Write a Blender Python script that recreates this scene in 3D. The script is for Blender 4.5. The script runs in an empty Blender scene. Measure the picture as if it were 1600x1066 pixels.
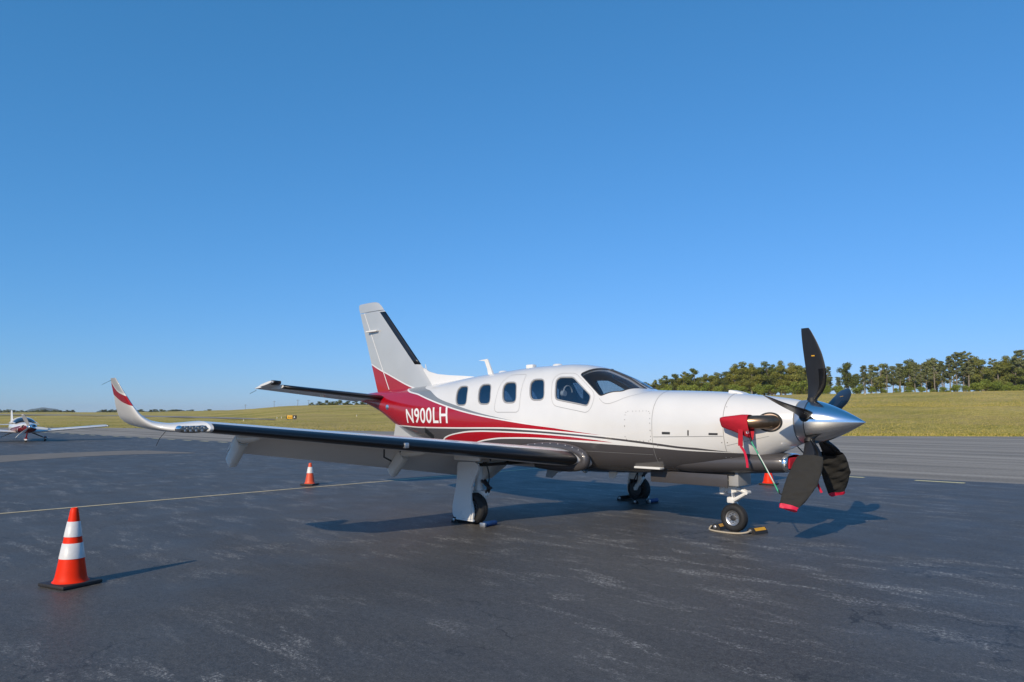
import bpy, bmesh, math, random
import numpy as np
from mathutils import Vector, Matrix
R = math.radians
random.seed(7); np.random.seed(7)
scn = bpy.context.scene
COL = scn.collection

# ------------------------------------------------------------------ camera, sky, sun, exposure
CAM = Vector((5.066, -9.144, 1.545)); YAW = R(135.19); PITCH = R(5.46); FPX = 1174.7
cd = bpy.data.cameras.new('camera'); cam = bpy.data.objects.new('camera', cd); COL.objects.link(cam)
cam.location = CAM; cam.rotation_euler = (math.pi/2 + PITCH, 0, YAW - math.pi/2)
cd.sensor_width = 36; cd.sensor_fit = 'HORIZONTAL'; cd.lens = 36*FPX/1600; cd.clip_start = .1; cd.clip_end = 30000
scn.camera = cam
SUN = Vector((.48, -1.82, 1.0)).normalized()           # towards the sun, from the shadows on the apron
SUN_EL = math.asin(SUN.z); SUN_AZ = math.atan2(SUN.x, SUN.y)
w = bpy.data.worlds.new('World'); scn.world = w; w.use_nodes = True
nt = w.node_tree; bg = nt.nodes['Background']
sk = nt.nodes.new('ShaderNodeTexSky'); sk.sky_type = 'NISHITA'; sk.sun_disc = False
sk.sun_elevation = SUN_EL; sk.sun_rotation = SUN_AZ
sk.altitude = 1000; sk.air_density = 1.2; sk.dust_density = 0; sk.ozone_density = 6
# one even grade over the whole sky: the photograph's softer contrast and deeper blue
sp = nt.nodes.new('ShaderNodeSeparateColor'); cb = nt.nodes.new('ShaderNodeCombineColor'); nt.links.new(sk.outputs[0], sp.inputs[0])
for i, (pw, gn) in enumerate(((.893, .500), (.617, .672), (.693, 1.09))):
    a = nt.nodes.new('ShaderNodeMath'); a.operation = 'MULTIPLY'; a.inputs[1].default_value = .1; nt.links.new(sp.outputs[i], a.inputs[0])
    p = nt.nodes.new('ShaderNodeMath'); p.operation = 'POWER'; p.inputs[1].default_value = pw; nt.links.new(a.outputs[0], p.inputs[0])
    q = nt.nodes.new('ShaderNodeMath'); q.operation = 'MULTIPLY'; q.inputs[1].default_value = gn/.1; nt.links.new(p.outputs[0], q.inputs[0]); nt.links.new(q.outputs[0], cb.inputs[i])
nt.links.new(cb.outputs[0], bg.inputs[0]); bg.inputs[1].default_value = .1
sd = bpy.data.lights.new('sun', 'SUN'); sun = bpy.data.objects.new('sun', sd); COL.objects.link(sun)
sd.energy = 3.95; sd.angle = R(.53); sd.color = (1, .86, .66)
sun.rotation_euler = SUN.to_track_quat('Z', 'Y').to_euler(); sun.location = (0, -20, 30)
scn.view_settings.view_transform = 'Standard'; scn.view_settings.look = 'None'
scn.view_settings.exposure = .03; scn.view_settings.gamma = 1

# ------------------------------------------------------------------ helpers
_f = Vector((math.cos(YAW)*math.cos(PITCH), math.sin(YAW)*math.cos(PITCH), math.sin(PITCH)))
_r = Vector((math.sin(YAW), -math.cos(YAW), 0)); _u = _r.cross(_f)
def gp(px, py, z=0.0):
    """ground point (height z) surveyed from the photograph"""
    d = _f + _r*((px-800)/FPX) - _u*((py-533)/FPX)
    t = (z-CAM.z)/d.z
    return CAM + d*t
def polar(px, dist):
    """plan position on the bearing of photo column px, dist metres along the view axis"""
    d = Vector((_f.x, _f.y, 0)).normalized() + _r*((px-800)/FPX*math.cos(PITCH))
    return CAM.x + d.x*dist, CAM.y + d.y*dist

def tag(o, label=None, cat=None, group=None, kind=None):
    if label: o['label'] = label
    if cat: o['category'] = cat
    if group: o['group'] = group
    if kind: o['kind'] = kind
    return o
def empty(name, loc=(0, 0, 0), rz=0, label=None, cat=None, group=None):
    o = bpy.data.objects.new(name, None); COL.objects.link(o); o.location = loc; o.rotation_euler = (0, 0, rz)
    o.empty_display_size = .2
    return tag(o, label, cat, group)
def mk(name, V, Fc, mat, parent=None, smooth=True, angle=None):
    me = bpy.data.meshes.new(name)
    me.from_pydata([tuple(map(float, v)) for v in V], [], [tuple(map(int, f)) for f in Fc])
    me.update()
    mats = mat if isinstance(mat, (list, tuple)) else [mat]
    for m in mats: me.materials.append(m)
    o = bpy.data.objects.new(name, me); COL.objects.link(o)
    bm = bmesh.new(); bm.from_mesh(me); bmesh.ops.recalc_face_normals(bm, faces=bm.faces)
    if smooth and angle:
        for e in bm.edges:
            if len(e.link_faces) == 2 and e.calc_face_angle(0) > R(angle): e.smooth = False
    for f in bm.faces: f.smooth = smooth
    bm.to_mesh(me); bm.free()
    if parent: o.parent = parent
    return o
class MB:
    def __init__(s): s.v = []; s.f = []; s.m = []
    def add(s, V, Fc, m=0):
        n = len(s.v); s.v += [tuple(v) for v in V]; s.f += [tuple(i+n for i in f) for f in Fc]; s.m += [m]*len(Fc); return s
    def build(s, name, mat, parent=None, smooth=True, angle=35):
        o = mk(name, s.v, s.f, mat, parent, smooth, angle)
        if isinstance(mat, (list, tuple)): o.data.polygons.foreach_set('material_index', s.m)
        return o
def box(x0, x1, y0, y1, z0, z1):
    V = [(x, y, z) for x in (x0, x1) for y in (y0, y1) for z in (z0, z1)]
    return V, [(0, 1, 3, 2), (4, 6, 7, 5), (0, 4, 5, 1), (2, 3, 7, 6), (0, 2, 6, 4), (1, 5, 7, 3)]
def bbox(x0, x1, y0, y1, z0, z1, b=.01, mat4=None):
    """box with chamfered edges"""
    bm = bmesh.new(); V, Fc = box(x0, x1, y0, y1, z0, z1)
    vs = [bm.verts.new(v) for v in V]
    for f in Fc: bm.faces.new([vs[i] for i in f])
    bmesh.ops.recalc_face_normals(bm, faces=bm.faces)
    bmesh.ops.bevel(bm, geom=bm.edges[:], offset=b, segments=2, affect='EDGES', profile=.6)
    if mat4: bmesh.ops.transform(bm, matrix=mat4, verts=bm.verts)
    bm.verts.index_update()
    r = [tuple(v.co) for v in bm.verts], [tuple(v.index for v in f.verts) for f in bm.faces]
    bm.free(); return r
def loft(rings, cap0=True, cap1=True, closed=True):
    n = len(rings[0]); V = [p for r in rings for p in r]; Fc = []
    for i in range(len(rings)-1):
        for j in range(n if closed else n-1):
            k = (j+1) % n; Fc.append((i*n+j, i*n+k, (i+1)*n+k, (i+1)*n+j))
    if cap0: Fc.append(tuple(range(n))[::-1])
    if cap1: Fc.append(tuple((len(rings)-1)*n+j for j in range(n)))
    return V, Fc
def tube(pts, rad, n=10, caps=True):
    pts = [Vector(p) for p in pts]; rings = []
    rr = rad if isinstance(rad, (list, tuple)) else [rad]*len(pts)
    ref = None
    for i, p in enumerate(pts):
        t = (pts[min(i+1, len(pts)-1)] - pts[max(i-1, 0)]).normalized()
        if ref is None: ref = Vector((0, 0, 1)) if abs(t.z) < .9 else Vector((1, 0, 0))
        a = (ref - t*ref.dot(t)).normalized(); b = t.cross(a); ref = a
        rings.append([tuple(p + (a*math.cos(q) + b*math.sin(q))*rr[i]) for q in (2*math.pi*k/n for k in range(n))])
    return loft(rings, caps, caps)
def lathe(prof, c, axis='y', n=32, caps=True):
    """prof: (radius, offset along axis)"""
    rings = []
    for r, h in prof:
        ring = []
        for k in range(n):
            q = 2*math.pi*k/n; a, b = r*math.cos(q), r*math.sin(q)
            ring.append({'y': (c[0]+a, c[1]+h, c[2]+b), 'x': (c[0]+h, c[1]+a, c[2]+b), 'z': (c[0]+a, c[1]+b, c[2]+h)}[axis])
        rings.append(ring)
    return loft(rings, caps, caps)
def catmull(pts, m=8, closed=False):
    P = [Vector(p) for p in pts]; n = len(P); out = []
    rng = range(n) if closed else range(n-1)
    for i in rng:
        g = (lambda k: P[k % n]) if closed else (lambda k: P[max(0, min(n-1, k))])
        a, b, c, d = g(i-1), g(i), g(i+1), g(i+2)
        for k in range(m):
            t = k/m
            out.append(.5*((2*b) + (c-a)*t + (2*a-5*b+4*c-d)*t*t + (-a+3*b-3*c+d)*t**3))
    if not closed: out.append(P[-1])
    return out
def pchip(xs, ys):
    xs = np.array(xs, float); ys = np.array(ys, float); h = np.diff(xs); d = np.diff(ys)/h
    m = np.zeros(len(xs)); m[0] = d[0]; m[-1] = d[-1]
    for i in range(1, len(xs)-1):
        if d[i-1]*d[i] > 0:
            w1 = 2*h[i]+h[i-1]; w2 = h[i]+2*h[i-1]; m[i] = (w1+w2)/(w1/d[i-1]+w2/d[i])
    def f(x):
        x = np.clip(np.asarray(x, float), xs[0], xs[-1]); i = np.clip(np.searchsorted(xs, x)-1, 0, len(h)-1)
        t = (x-xs[i])/h[i]; a = t*t
        return ys[i]*(1+2*t)*(1-t)**2 + m[i]*h[i]*t*(1-t)**2 + ys[i+1]*a*(3-2*t) + m[i+1]*h[i]*a*(t-1)
    return f
def copy_tree(o, parent=None):
    c = o.copy(); COL.objects.link(c); c.parent = parent
    for ch in list(o.children): copy_tree(ch, c)
    return c

# ------------------------------------------------------------------ materials
def newmat(name):
    m = bpy.data.materials.new(name); m.use_nodes = True
    return m, m.node_tree, m.node_tree.nodes['Principled BSDF']
def pm(name, col, rough=.5, metal=0, coat=0, spec=.5, bump=0, bscale=40, var=0, vscale=6, emit=None):
    """principled paint with a little procedural variation and relief"""
    m, nt, b = newmat(name); N = nt.nodes.new; L = nt.links.new
    b.inputs['Base Color'].default_value = (*col, 1); b.inputs['Roughness'].default_value = rough
    b.inputs['Metallic'].default_value = metal; b.inputs['Coat Weight'].default_value = coat
    b.inputs['Coat Roughness'].default_value = .06; b.inputs['Specular IOR Level'].default_value = spec
    if var or bump:
        tc = N('ShaderNodeTexCoord')
    if var:
        n = N('ShaderNodeTexNoise'); n.inputs['Scale'].default_value = vscale; n.inputs['Detail'].default_value = 5
        L(tc.outputs['Object'], n.inputs['Vector'])
        mx = N('ShaderNodeMix'); mx.data_type = 'RGBA'
        mx.inputs[6].default_value = (*[c*(1-var) for c in col], 1); mx.inputs[7].default_value = (*[min(1, c*(1+var)) for c in col], 1)
        L(n.outputs['Fac'], mx.inputs[0]); L(mx.outputs[2], b.inputs['Base Color'])
        rr = N('ShaderNodeMapRange'); rr.inputs[3].default_value = max(0, rough-.08); rr.inputs[4].default_value = min(1, rough+.1)
        L(n.outputs['Fac'], rr.inputs[0]); L(rr.outputs[0], b.inputs['Roughness'])
    if bump:
        n2 = N('ShaderNodeTexNoise'); n2.inputs['Scale'].default_value = bscale; n2.inputs['Detail'].default_value = 4
        L(tc.outputs['Object'], n2.inputs['Vector'])
        bp = N('ShaderNodeBump'); bp.inputs['Strength'].default_value = bump; bp.inputs['Distance'].default_value = .01
        L(n2.outputs['Fac'], bp.inputs['Height']); L(bp.outputs[0], b.inputs['Normal'])
    return m
WHITE = (.73, .72, .70); RED = (.40, .0025, .010); CHAR = (.072, .067, .070); SILV = (.47, .485, .49); GREY = (.22, .235, .245)
M = {}
M['white'] = pm('white_paint', WHITE, .28, coat=.6, var=.02, vscale=3, bump=.02, bscale=2.5)
M['white_dull'] = pm('white_enamel', (.74, .73, .70), .42, var=.06, vscale=9)
M['silver'] = pm('silver_paint', SILV, .32, .25, coat=.5, var=.03)
M['char'] = pm('charcoal_paint', CHAR, .4, .2, coat=.3, var=.05)
M['boot'] = pm('rubber_boot', (.006, .007, .01), .34, coat=.2, var=.2, vscale=4, bump=.05, bscale=6)
M['chrome'] = pm('polished_metal', (.90, .90, .91), .15, 1, bump=.02, bscale=5)
M['alu'] = pm('dull_aluminium', (.55, .55, .56), .38, .9, var=.1)
M['steel'] = pm('burnt_steel', (.24, .165, .11), .30, .9, var=.35, vscale=14)
M['tan'] = pm('exhaust_lining', (.45, .33, .25), .5, .3, var=.15)
M['blade'] = pm('blade_composite', (.016, .016, .018), .36, var=.15, vscale=12)
M['bladeboot'] = pm('blade_erosion_strip', (.006, .006, .007), .2, var=.1)
M['rubber'] = pm('tyre_rubber', (.014, .014, .015), .7, var=.3, vscale=25, bump=.15, bscale=90)
M['black'] = pm('matte_black', (.008, .008, .009), .6, var=.2)
M['line'] = pm('panel_gap', (.22, .22, .22), .7)
M['dark'] = pm('dark_grey_metal', (.045, .045, .048), .5, .3, var=.2)
M['redcloth'] = pm('red_cloth', (.45, .006, .022), .85, var=.15, vscale=20, bump=.8, bscale=16)
M['blackcloth'] = pm('black_cloth', (.024, .023, .021), .9, var=.3, vscale=12, bump=.8, bscale=18)
M['redtrim'] = pm('red_binding', (.62, .01, .05), .6, var=.08, vscale=30)
M['green'] = pm('green_cord', (.05, .42, .22), .6, var=.3, vscale=60)
M['grey'] = pm('grey_paint', (.33, .33, .33), .4, var=.05)
M['tanint'] = pm('tan_cabin_lining', (.70, .60, .48), .8, var=.06)
M['leather'] = pm('seat_leather', (.05, .045, .045), .5, var=.1)
M['orange'] = pm('cone_orange', (.90, .028, .002), .5, spec=.2, var=.22, vscale=7, bump=.05, bscale=30)
M['coneband'] = pm('reflective_band', (.66, .65, .64), .4, var=.16, vscale=14, bump=.1, bscale=25)
M['conebase'] = pm('cone_base_rubber', (.022, .02, .02), .6, var=.3, vscale=12, bump=.1)
M['coneold'] = pm('faded_cone_orange', (.68, .085, .028), .5, var=.12, vscale=9)
M['yellow'] = pm('yellow_paint', (.70, .36, .02), .5, var=.15, vscale=20)
M['blue'] = pm('blue_paint', (.010, .055, .19), .5, var=.15, vscale=20)
M['rope'] = pm('rope', (.42, .36, .27), .85, var=.2, vscale=80)
M['bark'] = pm('bark', (.11, .085, .062), .9, var=.3, vscale=3)
M['barkpale'] = pm('pale_bark', (.22, .19, .155), .9, var=.3, vscale=3)
M['wood'] = pm('weathered_pole', (.14, .11, .085), .9, var=.3)
M['signyel'] = pm('sign_yellow', (.80, .42, .01), .5)
M['signblk'] = pm('sign_black', (.015, .012, .012), .5)
M['white_flat'] = pm('white_lettering', (.85, .84, .82), .35, coat=.4)
M['redpaint'] = pm('red_paint', RED, .25, coat=.7)

def glassmat(name, tint, f0=.05):
    m = bpy.data.materials.new(name); m.use_nodes = True; nt = m.node_tree; nt.nodes.clear(); N = nt.nodes.new; L = nt.links.new
    out = N('ShaderNodeOutputMaterial'); mix = N('ShaderNodeMixShader'); tr = N('ShaderNodeBsdfTransparent'); gl = N('ShaderNodeBsdfGlossy')
    # thin pane, the same from both sides: Schlick reflection on |N.I|
    ge = N('ShaderNodeNewGeometry'); dt = N('ShaderNodeVectorMath'); dt.operation = 'DOT_PRODUCT'; L(ge.outputs['Normal'], dt.inputs[0]); L(ge.outputs['Incoming'], dt.inputs[1])
    def mm(op, a, b_=None):
        q = N('ShaderNodeMath'); q.operation = op
        for i, x in ((0, a), (1, b_)):
            if x is None: continue
            if isinstance(x, (int, float)): q.inputs[i].default_value = x
            else: L(x, q.inputs[i])
        return q.outputs[0]
    fr = mm('ADD', mm('MULTIPLY', mm('POWER', mm('SUBTRACT', 1.0, mm('ABSOLUTE', dt.outputs['Value'])), 5.0), 1-f0), f0)
    tr.inputs[0].default_value = (*tint, 1); gl.inputs['Roughness'].default_value = .015
    gl.inputs[0].default_value = (.95, .96, 1, 1)
    L(fr, mix.inputs[0]); L(tr.outputs[0], mix.inputs[1]); L(gl.outputs[0], mix.inputs[2]); L(mix.outputs[0], out.inputs[0])
    return m
M['glass'] = glassmat('cockpit_glass', (.86, .86, .85), .06)
M['sideglass'] = glassmat('side_window_glass', (.50, .55, .60), .13)
M['cabglass'] = glassmat('tinted_cabin_glass', (.30, .34, .40), .22)
M['lens'] = glassmat('light_lens', (.85, .87, .9), .05)

def livery(name, attrs, base, rough=.25, metal=0, bump=.03):
    """paint scheme: each layer (attribute, colour) covers the ones before wherever its signed distance is positive"""
    m, nt, b = newmat(name); N = nt.nodes.new; L = nt.links.new
    cur = None
    for an, col in attrs:
        a = N('ShaderNodeAttribute'); a.attribute_name = an
        g = N('ShaderNodeMath'); g.operation = 'GREATER_THAN'; g.inputs[1].default_value = 0; L(a.outputs['Fac'], g.inputs[0])
        mx = N('ShaderNodeMix'); mx.data_type = 'RGBA'; L(g.outputs[0], mx.inputs[0])
        if cur is None: mx.inputs[6].default_value = (*base, 1)
        else: L(cur, mx.inputs[6])
        mx.inputs[7].default_value = (*col, 1); cur = mx.outputs[2]
    tc = N('ShaderNodeTexCoord'); n = N('ShaderNodeTexNoise'); n.inputs['Scale'].default_value = 2.2; n.inputs['Detail'].default_value = 6
    L(tc.outputs['Object'], n.inputs['Vector'])
    mul = N('ShaderNodeMix'); mul.data_type = 'RGBA'; mul.blend_type = 'MULTIPLY'; mul.inputs[0].default_value = 1
    rp = N('ShaderNodeMapRange'); rp.inputs[1].default_value = .3; rp.inputs[2].default_value = .7; rp.inputs[3].default_value = .93; rp.inputs[4].default_value = 1
    L(n.outputs['Fac'], rp.inputs[0]); L(cur, mul.inputs[6]); L(rp.outputs[0], mul.inputs[7]); L(mul.outputs[2], b.inputs['Base Color'])
    b.inputs['Roughness'].default_value = rough; b.inputs['Metallic'].default_value = metal
    b.inputs['Coat Weight'].default_value = .7; b.inputs['Coat Roughness'].default_value = .05
    # very shallow skin waviness between frames
    n2 = N('ShaderNodeTexNoise'); n2.inputs['Scale'].default_value = 3.2; n2.inputs['Detail'].default_value = 1; L(tc.outputs['Object'], n2.inputs['Vector'])
    bp = N('ShaderNodeBump'); bp.inputs['Strength'].default_value = bump*11; bp.inputs['Distance'].default_value = .012
    L(n2.outputs['Fac'], bp.inputs['Height']); L(bp.outputs[0], b.inputs['Normal'])
    return m
def fattr(o, name, vals):
    a = o.data.attributes.new(name, 'FLOAT', 'POINT'); a.data.foreach_set('value', np.asarray(vals, np.float32))
def coords(o):
    c = np.empty(len(o.data.vertices)*3, np.float32); o.data.vertices.foreach_get('co', c); return c.reshape(-1, 3).astype(float)
# ================================================================== THE SETTING
def ramp(nt, fac, p0, p1, c0, c1):
    r = nt.nodes.new('ShaderNodeValToRGB'); e = r.color_ramp.elements
    e[0].position = p0; e[1].position = p1; e[0].color = (*c0, 1); e[1].color = (*c1, 1)
    nt.links.new(fac, r.inputs[0]); return r.outputs[0]
def noise(nt, vec, scale, detail=5, rough=.55, mapping=None, rz=0):
    n = nt.nodes.new('ShaderNodeTexNoise'); n.inputs['Scale'].default_value = scale
    n.inputs['Detail'].default_value = detail; n.inputs['Roughness'].default_value = rough
    if mapping:
        mp = nt.nodes.new('ShaderNodeMapping'); mp.inputs['Scale'].default_value = mapping; mp.inputs['Rotation'].default_value = (0, 0, rz)
        nt.links.new(vec, mp.inputs[0]); vec = mp.outputs[0]
    nt.links.new(vec, n.inputs['Vector']); return n.outputs['Fac']
def mixc(nt, fac, a, b, blend='MIX'):
    m = nt.nodes.new('ShaderNodeMix'); m.data_type = 'RGBA'; m.blend_type = blend
    for i, x in ((0, fac), (6, a), (7, b)):
        if isinstance(x, (int, float)): m.inputs[i].default_value = x
        elif isinstance(x, tuple): m.inputs[i].default_value = (*x, 1)
        else: nt.links.new(x, m.inputs[i])
    return m.outputs[2]
def mth(nt, op, a, b=None):
    m = nt.nodes.new('ShaderNodeMath'); m.operation = op
    for i, x in ((0, a), (1, b)):
        if x is None: continue
        if isinstance(x, (int, float)): m.inputs[i].default_value = x
        else: nt.links.new(x, m.inputs[i])
    return m.outputs[0]

# --- sealed apron asphalt: dark, worn pale along the snow-plough direction, oil-dark blotches
m, nt, b = newmat('sealed_asphalt'); M['apron'] = m
tc = nt.nodes.new('ShaderNodeTexCoord'); O = tc.outputs['Object']
c = ramp(nt, noise(nt, O, .35, 6), .3, .7, (.050, .045, .041), (.084, .077, .070))
c = mixc(nt, ramp(nt, noise(nt, O, .9, 6, .6, (.35, 1.6, 1), .05), .45, .65, (0, 0, 0), (.6, .6, .6)), c, (.12, .112, .10))
speck = ramp(nt, noise(nt, O, 34, 5, .8), .52, .56, (0, 0, 0), (1, 1, 1))
speck2 = ramp(nt, noise(nt, O, 60, 2, .6), .64, .69, (0, 0, 0), (1, 1, 1))
streak = ramp(nt, noise(nt, O, 2.0, 10, .74, (.55, 1.7, 1), .06), .52, .60, (0, 0, 0), (1, 1, 1))
patch = ramp(nt, noise(nt, O, .26, 5, .6), .40, .60, (.08, .08, .08), (1, 1, 1))
wear = mth(nt, 'MULTIPLY', mth(nt, 'MULTIPLY', streak, speck), patch)
wear2 = mth(nt, 'MULTIPLY', mth(nt, 'MULTIPLY', streak, patch), .12)
stain = ramp(nt, noise(nt, O, .8, 7, .66, (.6, 1.5, 1), .4), .62, .68, (0, 0, 0), (1, 1, 1))
c = mixc(nt, mth(nt, 'MULTIPLY', stain, .75), c, (.028, .028, .030))
c = mixc(nt, .40, c, ramp(nt, noise(nt, O, 75, 4, .7), .38, .64, (.010, .009, .009), (.20, .19, .18)))
c = mixc(nt, .32, c, ramp(nt, noise(nt, O, 20, 6, .78), .36, .66, (.018, .017, .017), (.17, .16, .15)))
vo = nt.nodes.new('ShaderNodeTexVoronoi'); vo.feature = 'DISTANCE_TO_EDGE'; vo.inputs['Scale'].default_value = .55
wp = nt.nodes.new('ShaderNodeVectorMath'); wp.operation = 'ADD'; nz = nt.nodes.new('ShaderNodeTexNoise'); nz.inputs['Scale'].default_value = 2.2; nz.inputs['Detail'].default_value = 6
nt.links.new(O, nz.inputs['Vector']); nt.links.new(O, wp.inputs[0]); nt.links.new(nz.outputs['Color'], wp.inputs[1]); nt.links.new(wp.outputs[0], vo.inputs['Vector'])
crack = mth(nt, 'MULTIPLY', mth(nt, 'LESS_THAN', vo.outputs['Distance'], .006), ramp(nt, noise(nt, O, .4, 3), .50, .58, (0, 0, 0), (1, 1, 1)))
c = mixc(nt, mth(nt, 'MULTIPLY', crack, .55), c, (.014, .013, .013))
c = mixc(nt, wear2, c, (.22, .205, .185))
c = mixc(nt, mth(nt, 'MULTIPLY', wear, .75), c, (.60, .56, .50))
c = mixc(nt, mth(nt, 'MULTIPLY', speck2, .38), c, (.34, .33, .31))
nt.links.new(c, b.inputs['Base Color'])
rg = nt.nodes.new('ShaderNodeMapRange'); rg.inputs[3].default_value = .40; rg.inputs[4].default_value = .68
nt.links.new(noise(nt, O, 1.3, 6), rg.inputs[0]); nt.links.new(rg.outputs[0], b.inputs['Roughness'])
b.inputs['Specular IOR Level'].default_value = .23
bp = nt.nodes.new('ShaderNodeBump'); bp.inputs['Strength'].default_value = .5; bp.inputs['Distance'].default_value = .004
nt.links.new(mth(nt, 'ADD', noise(nt, O, 110, 3, .6), mth(nt, 'MULTIPLY', noise(nt, O, 9, 4), .8)), bp.inputs['Height']); nt.links.new(bp.outputs[0], b.inputs['Normal'])

m, nt, b = newmat('old_grey_asphalt'); M['taxi'] = m
tc = nt.nodes.new('ShaderNodeTexCoord'); O = tc.outputs['Object']
c = ramp(nt, noise(nt, O, .5, 7, .6, (.10, 1.5, 1), .04), .36, .66, (.19, .17, .14), (.44, .39, .325))
c = mixc(nt, ramp(nt, noise(nt, O, .9, 3, .5, (.03, 1, 1), .04), .56, .64, (0, 0, 0), (.75, .75, .75)), c, (.10, .094, .086))
c = mixc(nt, .35, c, ramp(nt, noise(nt, O, 14, 5, .7), .3, .7, (.14, .125, .105), (.52, .465, .40)))
nt.links.new(c, b.inputs['Base Color']); b.inputs['Roughness'].default_value = .85; b.inputs['Specular IOR Level'].default_value = .15
M['patch'] = pm('tan_concrete', (.20, .17, .135), .75, var=.3, vscale=1.5, bump=.1, bscale=20)
M['linepaint'] = pm('worn_cream_line', (.72, .57, .31), .6, var=.35, vscale=6)
M['dashpaint'] = pm('worn_yellow_dash', (.92, .70, .32), .6, var=.3, vscale=8)

# --- grass
def grassmat(name, g0, g1, t0, t1):
    m, nt, b = newmat(name); tc = nt.nodes.new('ShaderNodeTexCoord'); O = tc.outputs['Object']
    ge = nt.nodes.new('ShaderNodeNewGeometry').outputs['Position']
    f = mth(nt, 'ADD', mth(nt, 'MULTIPLY', noise(nt, ge, .06, 8, .6, (1, .5, 1), -R(45)), .68), mth(nt, 'MULTIPLY', noise(nt, ge, .7, 9, .78, (1.3, .22, 1), -R(45)), .32))
    r = nt.nodes.new('ShaderNodeValToRGB'); nt.links.new(f, r.inputs[0]); e = r.color_ramp.elements
    e[0].position = .40; e[0].color = (*g0, 1); e[1].position = .62; e[1].color = (*t1, 1)
    x = e.new(.47); x.color = (*g1, 1); x = e.new(.54); x.color = (*t0, 1)
    c = mixc(nt, .52, r.outputs[0], ramp(nt, noise(nt, ge, 2.6, 5, .8, (1.2, .10, 1), -R(45)), .36, .64, (.07, .075, .01), (.74, .58, .20)))
    band = ramp(nt, noise(nt, ge, .5, 6, .6, (.05, .22, 1), -R(45)), .44, .60, (0, 0, 0), (1, 1, 1))
    c = mixc(nt, mth(nt, 'MULTIPLY', band, .5), c, (.46, .33, .14))
    nt.links.new(c, b.inputs['Base Color']); b.inputs['Roughness'].default_value = .95; b.inputs['Specular IOR Level'].default_value = .12
    bp = nt.nodes.new('ShaderNodeBump'); bp.inputs['Strength'].default_value = .8; bp.inputs['Distance'].default_value = .25
    nt.links.new(noise(nt, ge, 2.5, 6, .75), bp.inputs['Height']); nt.links.new(bp.outputs[0], b.inputs['Normal'])
    return m
M['grass'] = grassmat('dry_mown_grass', (.17, .185, .028), (.41, .35, .058), (.62, .47, .12), (.80, .59, .20))

PXT = [-9000, -400, 0, 180, 330, 380, 440, 480, 600, 800, 1000, 1340, 1450, 1600, 2200, 9000]
ELT = [1.0, 1.0, 1.0, 1.2, 3.5, 5.5, 10, 11.5, 12, 20, 25, 28.8, 31.5, 34.5, 38, 38]
DCT = [800, 800, 800, 760, 480, 420, 340, 320, 300, 280, 262, 255, 252, 250, 250, 250]
EPX = [-9000, -300, 0, 190, 480, 900, 1340, 1600, 1900, 9000]
EPY = [668, 668, 668, 668.5, 672, 677.5, 680.5, 681.3, 681.5, 681.5]
def hill(px, D):
    e = CAM.z*FPX/(np.interp(px, EPX, EPY)-645.2)
    dc = np.interp(px, PXT, DCT); zc = CAM.z + np.interp(px, PXT, ELT)*dc/FPX
    t = (D-e)/(dc-e)
    if t < 0: return -.07
    n = .25*math.sin(px*.011+D*.05)*min(1, t*5) + .12*math.sin(px*.037-D*.11)*min(1, t*5)
    if t < 1: return -.07 + min(.09, (D-e)*.09) + (zc-.02)*(t**1.12*(1.12-.12*t**6)) + n*.6
    return zc + n*.6 - (D-dc)*.012
def hill_xy(x, y):
    d = Vector((x-CAM.x, y-CAM.y, 0)); fh = Vector((_f.x, _f.y, 0)).normalized()
    D = d.dot(fh)
    if D < 20: return -.07
    return hill(800 + FPX*d.dot(_r)/D/math.cos(PITCH), D)
def project(x, y, z):
    d = Vector((x, y, z))-CAM; q = d.dot(_f); return 800+FPX*d.dot(_r)/q, 533-FPX*d.dot(_u)/q
def tpoint(px, py, dmin=40, dmax=900):
    last = None
    D = dmin
    while D < dmax:
        x, y = polar(px, D); z = hill(px, D)
        if project(x, y, z)[1] <= py: return Vector((x, y, z)), D
        D *= 1.01
    return Vector((x, y, z)), D
# terrain: one sheet in rings round the apron, out to the horizon
rings = []
rad = [12, 40, 46, 50, 52, 54, 56, 58, 60, 63, 66, 70, 75, 80, 86, 92, 100, 110, 122, 135, 150, 165, 180, 195, 210, 225, 238, 250, 262, 275, 290, 310, 340, 380, 430, 500, 600, 760, 1000, 1500, 2500, 6500]
NB = 420
angs = []
for k in range(NB):                              # finer inside the field of view
    u = k/NB; angs.append(u)
bear = list(np.linspace(-42, 42, 300)) + list(np.linspace(42, 318, 120))[1:-1]
fh = Vector((_f.x, _f.y, 0)).normalized()
V = []; nb = len(bear)
for rd in rad:
    for a in bear:
        a = R(a); d = fh*math.cos(a) + _r*math.sin(a)
        x, y = CAM.x + d.x*rd, CAM.y + d.y*rd
        z = hill_xy(x, y) if math.cos(a) > .25 else -.07
        if rd > 900: z = min(z, 1.8) - (rd-900)*.0012 if rd < 3000 else -4
        V.append((x, y, z))
Fc = []
for i in range(len(rad)-1):
    for j in range(nb):
        k = (j+1) % nb; Fc.append((i*nb+j, i*nb+k, (i+1)*nb+k, (i+1)*nb+j))
Fc.append(tuple(range(nb)))
tag(mk('grass_terrain', V, Fc, M['grass']), kind='structure')

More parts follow.
